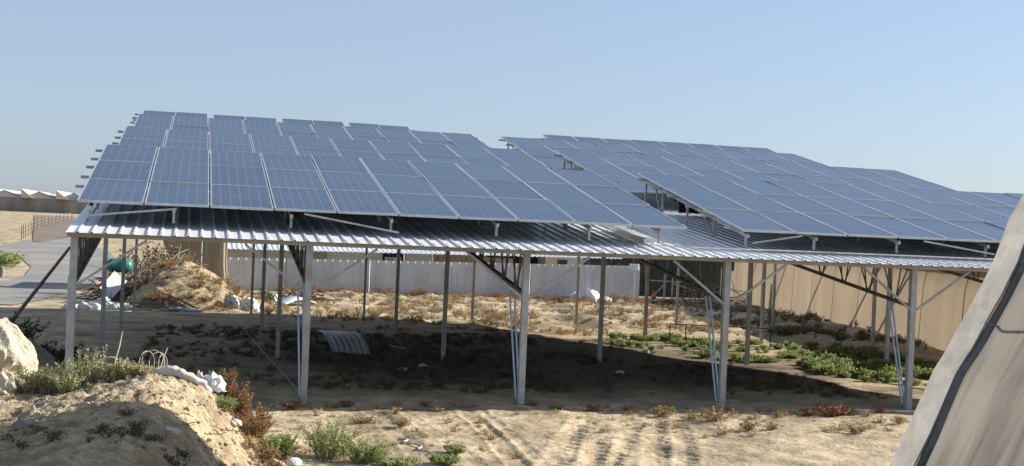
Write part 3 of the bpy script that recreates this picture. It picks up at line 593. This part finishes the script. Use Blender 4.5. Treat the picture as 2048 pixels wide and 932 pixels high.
for i in range(13): t = i/12; vs += [(4.85+1.3*t, 26.2+1.2*t, -.24+.18*math.sin(t*3.1)+.06), (4.6+1.35*t, 27.2+1.2*t, -.2+.2*math.sin(t*3.1)+.05)]
b.add(vs, [(2*i, 2*i+2, 2*i+3, 2*i+1) for i in range(12)]); o = b.build('metal_sheet', 'sheet_old', smooth=True, origin=(5.4, 26.8, -.2)); md = o.modifiers.new('t', 'SOLIDIFY'); md.thickness = .03; tag(o, 'flat bowed grey metal sheet lying behind the second front post', 'metal sheet')
sticks('stick_pile', (5.9, 31, gz(5.9, 31)), 70, 1.2, .03, (1.0, .5), .35, 'wood', 'pile of cut sticks and stones at the foot of the fence', 'sticks', 12, flatness=.15)
for i, (x_, y_, a, l_) in enumerate(((5.6, 31.2, .2, 'flat pale stone on top of the stick pile'), (6.2, 31.4, .14, 'small pale stone right of the stick pile'))): blob('stone', (x_, y_, gz(x_, y_)+.3-.2*i), (a, a*.7, a*.5), 'stone', l_, 'stone', 80+i, .15, 2, sub=3)
blob('tarp_heap', (4.6, 27.5, gz(4.6, 27.5)+.2), (.2, .2, .22), 'white_bag', 'white bundle beside the dark green plant behind the second front post', 'tarpaulin', 75, .35, 2.6)
plant_obj('weed', (4.3, 26.8, gz(4.3, 26.8)), ['stem', 'leaf_dark', 'leaf_green'], 'dark green plant beside the white bundle', 'plant', seed=33, nst=30, h=.55, spread=.35, nleaf=16, ll=.1, lw=.04)
for i, (x_, a, h_, l_) in enumerate(((20.15, .42, .30, 'left white sack of three against the fence'), (20.85, .50, .48, 'tall middle white sack of three against the fence'), (21.6, .36, .24, 'right white sack of three against the fence'))):
    blob('sack', (x_, 41.3, gz(x_, 41.3)+h_*.35), (a, .35, h_), 'white_bag', l_, 'sack', 90+i, .3, 2.5, 'white sacks at the fence')
b = MB(); vs = []
for i in range(9): t = i/8; vs += [(23.1+.5*t, 42.10-.02*(i % 2), 1.34), (23.1+.5*t, 42.05-.03*(i % 2), .85+.25*abs(math.sin(i*1.7)))]
b.add(vs, [(2*i, 2*i+2, 2*i+3, 2*i+1) for i in range(8)]); o = b.build('cloth', 'white_bag', origin=(23.3, 42.1, 1)); o.modifiers.new('t', 'SOLIDIFY').thickness = .02; tag(o, 'white cloth hanging over the right end of the pale fence', 'cloth')
# arched corrugated sheet on the shaded sand
b = MB(); vs = []; nu, nv = 41, 14
for j in range(nv+1):
    t = j/nv; xa = 4.68*(1-t)+4.50*t; xb = 5.50*(1-t)+5.20*t
    for i in range(nu):
        s_ = i/(nu-1); h_ = (.02+.34*t**.8)*(1-.12*s_)+.13*math.sin(math.pi*t)*(.6+.8*s_)+.06*(1-s_)*(1-t); vs.append((xa+(xb-xa)*s_+.10*s_*t, 7.4+1.95*t-.15*s_, gz(5, 8)+.01+h_+.013*(1 if (i % 6) in (0, 1) else 0)))
fs = [(j*nu+i, j*nu+i+1, (j+1)*nu+i+1, (j+1)*nu+i) for j in range(nv) for i in range(nu-1)]
b.add(vs, fs); o = b.build('roofing_sheet', 'sheet_old', origin=(5.5, 9, 0)); o.modifiers.new('t', 'SOLIDIFY').thickness = .006; tag(o, 'bent corrugated roofing sheet lying on the shaded sand under the canopy', 'metal sheet')
tag(MB().tube([(6.2, 9.9, .02), (6.5, 8.9, .03)], .015, 5).build('metal_rod', 'galv', origin=(6.3, 9.4, 0)), 'thin metal rod on the sand right of the bent roofing sheet', 'rod')
# black tube frame
bf = empty('tube_frame', (15.4, 12.2, 0), 'low black tube frame standing in the green weeds under the canopy', 'frame')
z0 = gz(15.4, 12.2)
for a, c in (((14.62, 12.3, z0), (14.62, 12.3, z0+.58)), ((16.75, 11.6, z0), (16.75, 11.6, z0+.58)), ((14.62, 13.5, z0), (14.62, 13.5, z0+.50))): MB().bar(a, c, .025).build('upright', 'black_metal', bf)
for a, c in (((14.62, 12.3, z0+.58), (16.75, 11.6, z0+.58)), ((14.62, 12.3, z0+.08), (16.75, 11.6, z0+.08)), ((14.62, 12.3, z0+.56), (14.62, 13.5, z0+.5)), ((14.62, 12.3, z0+.02), (14.62, 13.5, z0+.02)), ((14.62, 13.5, z0+.5), (16.75, 12.9, z0+.5))): MB().bar(a, c, .022).build('rail', 'black_metal', bf)
tag(MB().tube([(12.7, -.30, gz(12.7, -.3)+.02), (14.3, -.34, gz(14.3, -.34)+.02)], .022, 8).build('pipe', 'white_wall', origin=(13.5, -.32, 0)), 'straight white plastic pipe on the sand at the edge of the shade', 'pipe')
# ------------------------------------------------------------------ weeds as ground cover
dryT = [plant(s, 16, .20, .20, 9, .035, .010, .003, nmat=2) for s in range(50, 56)]
lowT = [plant(s, 14, .11, .16, 8, .03, .010, .003, nmat=2) for s in range(60, 65)]
grnT = [plant(s, 22, .17, .22, 20, .045, .015, .003, nmat=2) for s in range(70, 76)]
back = [(3.6, 18.2), (8.5, 17.2), (12.2, 14.5), (14.5, 15.5), (18.5, 16), (20.5, 22), (23, 40), (3.5, 41.5), (4.2, 30)]
scatter('dry_weeds', fill(back, 900, 3, clumpy(.5, 3)), dryT, ['leaf_straw', 'leaf_dry', 'leaf_straw'], ground, 'dry brown and straw coloured weeds on the sunlit strip before the fence', .5, 1.3, 2)
scatter('low_green_weeds', fill(back, 260, 4, clumpy(.4, 30, .05)), lowT, ['stem', 'leaf_olive', 'leaf_dry'], ground, 'sparse low olive weeds on the sunlit strip before the fence', .7, 1.6, 3)
scatter('fence_weeds', fill([(5.5, 40), (23.5, 39.8), (23.5, 41.8), (5.5, 41.8)], 190, 5), dryT, ['leaf_red', 'leaf_dry', 'leaf_red'], ground, 'reddish dry weeds along the foot of the fence', .8, 2.0, 4)
gp = [(12.3, 12.2), (12.9, 14.3), (14.6, 14.6), (16.4, 13.4), (19.6, 12.2), (19.2, 7), (17.4, 3.5), (15.6, 1.9), (15.3, 3.6), (14.9, 6.1), (14.0, 8.3), (13, 10.3)]
scatter('green_weeds', fill(gp, 520, 6, clumpy(1.0, 8, .06)), grnT, ['stem', 'leaf_green', 'leaf_olive'], ground, 'patch of lush green weeds at the right edge of the canopy shade', .35, 1.25, 5)
scatter('shade_weeds', fill([(.5, 1.5), (14.5, 1.2), (14, 8), (12, 14.5), (9, 16.5), (1, 15.5)], 1500, 7, clumpy(.40, 12, -.02)), lowT, ['stem', 'shade_leaf', 'shade_leaf'], ground, 'low weeds under the canopy, made dense and dark to deepen its shade', .4, 1.1, 6)  # weeds packed dense and dark-leaved, also to deepen the canopy shade
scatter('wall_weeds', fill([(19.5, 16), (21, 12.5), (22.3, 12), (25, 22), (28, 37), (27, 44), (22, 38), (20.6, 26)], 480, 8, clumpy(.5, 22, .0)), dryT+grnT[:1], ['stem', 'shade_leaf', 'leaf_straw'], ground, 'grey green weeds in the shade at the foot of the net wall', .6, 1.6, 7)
scatter('mound_weeds', fill([(-.6, 21.5), (4.6, 21.2), (4.6, 26), (-.3, 26)], 130, 9, clumpy(.9, 50, 0)), dryT, ['wood', 'leaf_dry', 'leaf_straw'], lambda x, y: np.maximum(ground(x, y), dmound(x, y)), 'dry brown weeds on the debris mound', .7, 1.5, 8)
# single weeds along the edge of the shade
spots = [(7.20, -.05, 'd', 'reddish weed right of the third front post'), (7.46, -.45, 'g', 'small green weed at the shade edge right of the third front post'), (8.05, -.5, 'd', 'dry weed at the shade edge above the lugged tyre track'), (8.68, -.45, 'd', 'dry weed midway between third and fourth front posts'),
    (9.73, -1.6, 'd', 'broad dry weed on the sunlit sand left below the fourth front post'), (9.95, -2.35, 'd', 'dry weed nearest the camera below the fourth front post'), (10.35, -2.3, 'd', 'dry weed below right of the fourth front post'), (11.22, -.75, 'd', 'dry weed at the shade edge right of the fourth front post'), (11.75, -.7, 'r', 'red brown weed at the shade edge midway between the last two front posts'),
    (12.45, -.65, 'r', 'widest red brown weed left of the white pipe'), (12.15, -.7, 'r', 'red brown weed left of the widest one near the white pipe'), (13.1, -.6, 'r', 'red brown weed in front of the white pipe'), (12.75, -1.85, 'd', 'dry weed on the sand nearest the grey tent edge'), (11.6, -2.6, 'd', 'small dry weed alone on the sand in the lower right'),
    (3.95, -.3, 'g', 'low olive weed right of the second front post'), (4.15, -.25, 'r', 'small brown weed right of the second front post'), (3.3, -.55, 'r', 'small brown weed left of the second front post'), (5.38, -.3, 'd', 'small dry tuft at the shade edge between second and third posts'), (9.2, -.7, 'g', 'tiny green weed at the shade edge left of the fourth front post'), (9.1, -1.0, 'd', 'small dry tuft left of the fourth front post'),
    (4.7, -2.3, 'd', 'low grey tuft above the rope on the sand'), (4.2, -1.9, 'd', 'low grey tuft left of the smooth tyre track')]
for i, (x_, y_, k, l_) in enumerate(spots):
    big = (1.45 if 'widest' in l_ or 'broad' in l_ else .85)*(.7+.5*((i*37) % 11)/11)
    plant_obj('weed', (x_, y_, gz(x_, y_)), {'d': ['stem', 'leaf_dry', 'leaf_straw'], 'g': ['stem', 'leaf_green', 'leaf_olive'], 'r': ['leaf_red', 'leaf_red', 'leaf_dry']}[k], l_, 'weed', 'weeds along the edge of the shade', scale=big, seed=100+i, nst=30, h=.10+.08*((i*29) % 7)/7, spread=.22+.12*((i*13) % 5)/5, nleaf=16, ll=.035, lw=.010, srad=.003, base_r=.08)
g_ = random.Random(12); tp = [(g_.uniform(3.2, 13.6), -.45+g_.gauss(0, .35)) for _ in range(70)]+[(g_.uniform(7.5, 13.4), g_.uniform(-3.2, -.6)) for _ in range(70)]+[(g_.uniform(2.9, 6), g_.uniform(-4.5, -1)) for _ in range(45)]
scatter('sand_tufts', tp, lowT, ['stem', 'leaf_straw', 'leaf_dry'], ground, 'tiny dry tufts dotted over the sunlit sand in front of the canopy', .3, 1.0, 9)
# big green weeds at the bottom
gw = [(3.45, -4.6, .52, .46, 'leaf_green', 'large bushy green weed at the bottom of the picture'), (2.82, -4.8, .34, .28, 'leaf_green', 'green weed between the mound and the large bushy weed'), (3.88, -4.85, .28, .34, 'leaf_green', 'green weed touching the right side of the large bushy weed'), (4.25, -5.0, .09, .26, 'leaf_olive', 'low creeping green weed right of the large bushy weed'), (4.8, -4.95, .08, .22, 'leaf_green', 'low green weed right of the creeping one at the bottom edge'), (5.05, -4.4, .09, .16, 'leaf_olive', 'smallest green weed at the bottom, furthest right of them'),
    (2.55, -3.6, .20, .25, 'leaf_olive', 'olive weed behind the foot of the sand mound')]
for i, (x_, y_, h_, sp_, m_, l_) in enumerate(gw):
    plant_obj('green_weed', (x_, y_, max(gz(x_, y_), mz(x_, y_) if x_ < 3 else -9)), ['stem', m_, 'leaf_green' if i % 2 else 'leaf_olive'], l_, 'weed', 'green weeds at the foot of the mound', seed=130+i, nst=90, h=h_, spread=sp_, nleaf=40, ll=.026, lw=.009, srad=.003, base_r=sp_*.5)
bw = [(2.48, -4.95, .24, .26, 'brown dry weed cushion on the lower slope of the mound'), (2.62, -5.35, .20, .22, 'brown dry weed cushion at the very foot of the mound'), (2.30, -4.2, .26, .26, 'brown dry weed under the tall brown bush')]
for i, (x_, y_, h_, sp_, l_) in enumerate(bw):
    plant_obj('dry_weed', (x_, y_, max(gz(x_, y_), mz(x_, y_))), ['stem', 'leaf_dry', 'leaf_straw' if i == 1 else 'leaf_red'], l_, 'weed', 'dry cushions on the mound slope', seed=150+i, nst=90, h=h_, spread=sp_, nleaf=26, ll=.022, lw=.009, srad=.003, base_r=sp_*.6)
plant_obj('green_weed', (2.17, -5.0, mz(2.17, -5.0)-.02), ['stem', 'leaf_green', 'leaf_olive'], 'grassy green weed on the right slope of the mound', 'weed', 'green weeds at the foot of the mound', seed=160, nst=60, h=.16, spread=.18, nleaf=24, ll=.03, lw=.006, base_r=.14)
# tall brown bushes on the right of the mound
for i, (x_, y_, h_, sp_, l_) in enumerate(((2.22, -4.25, .58, .12, 'tall narrow brown bush, left plume behind the white plastic'), (2.38, -4.2, .54, .16, 'tall brown bush, middle plume right of the white plastic'), (2.62, -4.0, .50, .22, 'wide brown bush, right plume overhanging the dark sand'))):
    plant_obj('brown_bush', (x_, y_, max(gz(x_, y_), mz(x_, y_))), ['stem', 'leaf_dry', 'leaf_dry'], l_, 'bush', 'brown bushes on the right of the mound', seed=170+i, nst=46, h=h_, spread=sp_, nleaf=60, ll=.022, lw=.009, srad=.004, base_r=.06, lean=.3)
# olive saltbushes on the crest
sb = [(.02, -5.0, .22, .22, 'olive saltbush nearest the pale boulder'), (.28, -4.95, .32, .26, 'olive saltbush with an upright shoot before the left post'), (.62, -4.9, .40, .28, 'tallest olive saltbush at the crest of the mound, middle one'), (.92, -4.95, .22, .26, 'olive saltbush at the right end, next to the wire tangle'), (.45, -5.15, .20, .26, 'low olive saltbush in front of the taller ones'), (1.18, -5.05, .12, .2, 'lowest olive saltbush spreading over the crest')]
for i, (x_, y_, h_, sp_, l_) in enumerate(sb):
    plant_obj('saltbush', (x_, y_, mz(x_, y_)-.02), ['stem', 'leaf_olive', 'leaf_straw' if i == 5 else 'leaf_olive'], l_, 'bush', 'saltbushes on the mound crest', seed=180+i, nst=46, h=h_*1.28, spread=sp_*1.05, nleaf=44, ll=.030, lw=.0075, srad=.004, base_r=sp_*.5, up=.9)
# pale clay boulder
blob('boulder', (-.62, -4.75, 1.0), (.58, .56, .60), 'clay', 'big pale clay boulder at the left edge beside the saltbushes', 'boulder', 14, .34, 2.1, sub=6)
blob('boulder', (-.32, -4.95, .82), (.30, .32, .26), 'clay', 'smaller pale clay lump at the right foot of the big boulder', 'boulder', 15, .3, 1.9, sub=5)
# wire tangle, cable and plastics on the crest
g_ = random.Random(4); b = MB()
for i in range(46):
    cx, cy = .98+g_.gauss(.12, .16), -4.7+g_.gauss(0, .08); rad = g_.uniform(.05, .13); z_ = mz(cx, -4.75)+.03; tl = g_.uniform(-.5, .5); a0 = g_.uniform(0, 6); pts = []
    for k in range(15): a = a0+k*.42; pts.append((cx+rad*math.cos(a), cy+rad*.7*math.sin(a), max(z_-.02, z_+.03+rad*.45*math.sin(a+tl)*g_.uniform(.7, 1))))
    b.tube(pts, .0045, 4)
for rad, cx, tilt in ((.13, 1.34, 0), (.11, 1.40, .4), (.12, 1.27, .8), (.09, 1.44, 1.2)):
    pts = [(cx+rad*math.cos(a)*math.cos(tilt), -4.7+rad*math.cos(a)*math.sin(tilt), 1.12+rad*1.15*math.sin(a)) for a in np.linspace(-.9, 4.2, 18)]; b.tube(pts, .0055, 5)
tag(b.build('wire_tangle', 'wire', origin=(1.15, -4.7, 1.0)), 'tangle of curled grey wire on the crest of the mound', 'wire tangle')
tag(MB().tube([(.90, -4.7, 1.0), (.92, -4.7, 1.15), (.96, -4.7, 1.32), (.985, -4.7, 1.48)], [.013, .011, .009, .006], 6).build('stick', 'cloth', origin=(.9, -4.7, 1)), 'pale upright stick, taller left one in the wire tangle', 'stick')
tag(MB().tube([(1.42, -4.72, 1.02), (1.455, -4.72, 1.17), (1.50, -4.72, 1.30)], [.009, .008, .006], 6).build('stick', 'cloth', origin=(1.45, -4.7, 1)), 'pale upright stick, shorter right one in the wire tangle', 'stick')
tag(MB().tube([(.86+.09*math.cos(a)*1.2, -4.66, 1.09+.085*math.sin(a)) for a in np.linspace(.7, 4.3, 14)], .009, 6).build('hose', 'cloth', origin=(.86, -4.66, 1.1)), 'short curved pale hose standing left of the wire tangle', 'hose')
def ridge(pts, w_, h_, m, name, label, cat):
    b = MB(); n = 9; vs = []; g = random.Random(len(label))
    for k, (x_, y_, z_, s_) in enumerate(pts):
        for j in range(n): a = math.pi*j/(n-1); q = 1+.18*math.sin(j*2.7+k*.9); vs.append((x_+.35*w_*s_*math.cos(a), y_-w_*s_*math.cos(a), z_-.03+h_*s_*math.sin(a)*q))
    b.add(vs, [(k*n+j, k*n+j+1, (k+1)*n+j+1, (k+1)*n+j) for k in range(len(pts)-1) for j in range(n-1)]); return tag(b.build(name, m, smooth=True, origin=tuple(pts[0][:3])), label, cat)
pts = []
for k in range(24): t = k/23; x_ = 1.33+.60*t; y_ = -4.98-.16*t; pts.append((x_, y_, mz(x_, y_)+.015, (.45+.75*math.sin(math.pi*(.06+.88*t))**.8)*(1+.04*math.sin(k*1.1))))
zs_ = [p[2] for p in pts]; pts = [(p[0], p[1], sum(zs_[max(0, k-3):k+4])/len(zs_[max(0, k-3):k+4])+.015, p[3]) for k, p in enumerate(pts)]
ridge(pts, .055, .085, 'cloth', 'cloth_roll', 'long pale cloth roll draped down the crest of the mound', 'cloth')
blob('plastic_sheet', (2.02, -4.62, mz(2.0, -4.6)+.09), (.125, .11, .13), 'white_bag', 'white crumpled plastic sheet right of the cloth roll', 'plastic sheet', 201, .5, 2.6, sub=5)
blob('plastic_sheet', (1.86, -4.55, mz(1.86, -4.55)+.07), (.12, .12, .11), 'cloth', 'greyish crumpled plastic between cloth roll and white sheet', 'plastic sheet', 202, .6, 3, sub=5)
blob('plastic_scrap', (1.22, -4.85, mz(1.22, -4.85)+.02), (.09, .05, .03), 'white_bag', 'small white plastic scrap left of the cloth roll', 'plastic scrap', 203, .5, 3)
plant_obj('green_weed', (1.94, -4.45, mz(1.94, -4.45)+.12), ['stem', 'leaf_green', 'leaf_green'], 'small bright green sprout behind the white plastic sheet', 'weed', 'green weeds at the foot of the mound', seed=205, nst=10, h=.17, spread=.09, nleaf=12, ll=.04, lw=.012)
pts = []
for k in range(12): t = k/11; x_ = 1.80+.50*t; y_ = -4.55-.10*t; pts.append((x_, y_, max(mz(x_, y_), .1)+.03+.03*math.sin(t*3), 1))
ridge(pts, .035, .03, 'twig', 'bark_strip', 'brown strip of bark under the white plastic sheet', 'bark')
# stones of the mound slope
for i, (x_, y_, a, m_, l_) in enumerate(((.26, -7.35, .115, 'dark_stone', 'dark flat stone at the left of the shaded mound'), (1.62, -7.25, .085, 'stone', 'grey stone in the shade on the right side of the mound'), (2.28, -5.25, .09, 'stone', 'pale stone in the dry weeds at the mound foot'), (2.45, -4.6, .07, 'white_bag', 'small white stone below the brown bush'), (2.62, -4.75, .09, 'stone', 'rounded stone at the foot of the mound'), (2.78, -5.15, .12, 'stone', 'largest rounded pale stone at the foot of the mound'), (2.98, -5.0, .10, 'white_bag', 'white lump between the green weeds at the bottom'), (2.40, -4.35, .06, 'stone', 'pale stone beside the brown bushes'))):
    blob('stone', (x_, y_, max(mz(x_, y_), gz(x_, y_))+a*.15), (a, a*.8, a*.6), m_, l_, 'stone', 210+i, .22, 2, 'stones on the mound', sub=4)
g_ = random.Random(77)
def pebbles(name, pts, m, fz, label):
    import bmesh
    bm = bmesh.new(); bmesh.ops.create_icosphere(bm, subdivisions=1, radius=1); base_v = np.array([v.co[:] for v in bm.verts]); fs = np.array([[v.index for v in f.verts] for f in bm.faces]); bm.free()
    Vs = []; Qs = []; n = 0
    for x_, y_, a in pts:
        z_ = fz(x_, y_); v = base_v*np.array([a*g_.uniform(.7, 1.3), a*g_.uniform(.7, 1.2), a*.6])*(1+.25*np.random.RandomState(n).randn(len(base_v), 1)*.5)+np.array([x_, y_, z_]); Vs.append(v); Qs.append(fs+n); n += len(v)
    return tag(npmesh(name, np.concatenate(Vs), np.concatenate(Qs), [m], smooth=False), label, 'pebbles', kind='stuff')
pebbles('pebbles', [(g_.uniform(-1, 2.4), g_.uniform(-9, -4.6), .004+.020*g_.random()**3) for _ in range(1900)], 'stone', mz, 'small pebbles and clods strewn over the sand mound')
pebbles('soil_clods', [(lambda t: (g_.uniform(1.2, 2.6), g_.uniform(-7, -4.8), .008+.040*g_.random()**4))(0) for _ in range(420)], 'mound_sand', mz, 'crumbling clods of soil on the right face of the sand mound')
scatter('dead_scrub', fill([(.85, -8.6), (1.9, -8.4), (1.9, -7.5), (1.2, -7.4)], 30, 31)+fill([(-.6, -8.8), (.8, -8.6), (.6, -7.6), (-.5, -7.8)], 14, 32), lowT, ['twig', 'leaf_dark', 'leaf_dry'], mound, 'dead dark scrub on the shaded side of the sand mound', .4, 1.0, 33)
scatter('slope_weeds', fill([(1.95, -4.5), (2.5, -4.3), (3.0, -5.0), (2.75, -6.0), (2.35, -5.6), (2.25, -5.0)], 80, 34), lowT+dryT[:2], ['stem', 'leaf_dry', 'leaf_straw'], lambda x, y: np.maximum(ground(x, y), mound(x, y)), 'low brown weeds tangled along the right foot of the sand mound', .3, .95, 35)
pebbles('gravel', [(g_.uniform(2.8, 14), g_.uniform(-5.6, 0), .004+.016*g_.random()**3) for _ in range(1100)], 'stone', gz, 'small stones strewn over the sunlit sand')
pebbles('clods', [(g_.uniform(4, 24), g_.uniform(16, 41), g_.uniform(.03, .10)) for _ in range(420)], 'clay', gz, 'sandy clods on the sunlit strip before the fence')
tw_ = sticks('twigs', (.9, -7.3, .80), 40, .5, .006, (1.5, .8), .02, 'twig', 'dry twigs lying on the shaded side of the mound', 'twigs', 91, flatness=.03); tw_['kind'] = 'stuff'
for i, (x_, y_, l_) in enumerate(((6.3, 5.35, 'white scrap of litter on the shaded sand left of the third post'), (5.79, 4.7, 'small white scrap nearest the second post'), (10.29, 4.8, 'white scrap of litter in the shade by the fourth post'), (12.6, 9.8, 'white scrap of litter at the edge of the green weeds'))):
    blob('litter', (x_, y_, gz(x_, y_)+.02), (.09, .07, .04), 'white_bag', l_, 'litter', 230+i, .5, 3, 'scraps of litter', sub=3)
pts = [(4.50+.07*math.sin(k*1.1)+.02*k, -3.3-.085*k, gz(4.5, -3.3-.085*k)+.02) for k in range(13)]
tag(MB().tube(pts, .014, 6).build('rope', 'wire', smooth=True, origin=(4.5, -3.5, 0)), 'short dark wavy rope lying in the tyre track', 'rope')
# ------------------------------------------------------------------ near net tent at the right
tt = empty('net_tunnel', (10.4, -6, 0), 'big close tunnel covered in grey tan netting with a pale plastic edge at the right', 'net tunnel')
prof = [(9.95, -.1), (10.34, -.02), (10.65, .61), (10.96, 1.31), (11.16, 1.63), (11.56, 2.34), (11.76, 2.74), (11.95, 3.26), (12.14, 3.60), (12.55, 4.4), (13.1, 5.5), (13.9, 6.7), (15.0, 7.8), (16.4, 8.5), (18, 8.7)]  # unseen top raised to shade the mound, far half left open for sun
pp = [];
for i in range(len(prof)-1):
    for k in range(4): t = k/4; pp.append((prof[i][0]*(1-t)+prof[i+1][0]*t, prof[i][1]*(1-t)+prof[i+1][1]*t))
pp.append(prof[-1])
def skin(ys, fn, name, m, thick=None):
    vs = []; fs = []; n = len(pp)
    for y_ in ys:
        for j, (a, z_) in enumerate(pp): dx, dzz = fn(j, y_); vs.append((a+dx, y_, z_+dzz))
    for i in range(len(ys)-1):
        for j in range(n-1): a = i*n+j; fs.append((a, a+n, a+n+1, a+1))
    b = MB(); b.add(vs, fs); return b.build(name, m, tt, smooth=True)
nz = lambda j, y_, s_: s_*float(vn(np.array([j*.55+3]), np.array([y_*3.1]))[0])
skin(list(np.arange(-5.70, -6.26, -.06)), lambda j, y_: (-.02+.012*math.sin((y_+5.7)*5.6), nz(j+9, y_, .03)), 'plastic_edge', 'plastic_film')
skin(list(np.arange(-6.20, -6.40, -.05)), lambda j, y_: (-.005+.02*math.sin(j*.4), 0), 'seam_strip', 'seam')
def fold(j, y_):
    d = -6.3-y_; k = min(1, d*2.5); n1 = float(vn(np.array([j*.05]), np.array([d*1.1+9]))[0]); ph = 8.0*d+.03*j+5*n1
    return (k*(.085*abs(math.sin(ph*.5))**1.4*(1+1.5*n1)+.012*math.sin(ph*1.7+1)+.10*n1)+.05*min(d, 2), .01*math.sin(ph*1.4))
skin(list(np.arange(-6.30, -10, -.05))+list(np.arange(-10, -17, -.2)), fold, 'netting', 'net_near')
for y_ in (-6.29, -8.5, -11, -13.5): MB().tube([(a+.12, y_, z_-.08) for a, z_ in pp[::3]], .035, 8).build('hoop', 'galv', tt)
tag(MB().tube([(11.27, -6.28, 1.96), (11.38, -6.55, 1.92), (11.43, -6.8, 1.91), (11.49, -7.0, 1.98), (11.56, -7.3, 2.07), (11.60, -7.7, 2.12), (11.61, -8.4, 2.12), (11.6, -9.5, 2.08)], .013, 6).build('cable', 'cable', smooth=True, origin=(11.4, -6.8, 1.9)), 'dark cable hanging across the netting of the near tunnel', 'cable')
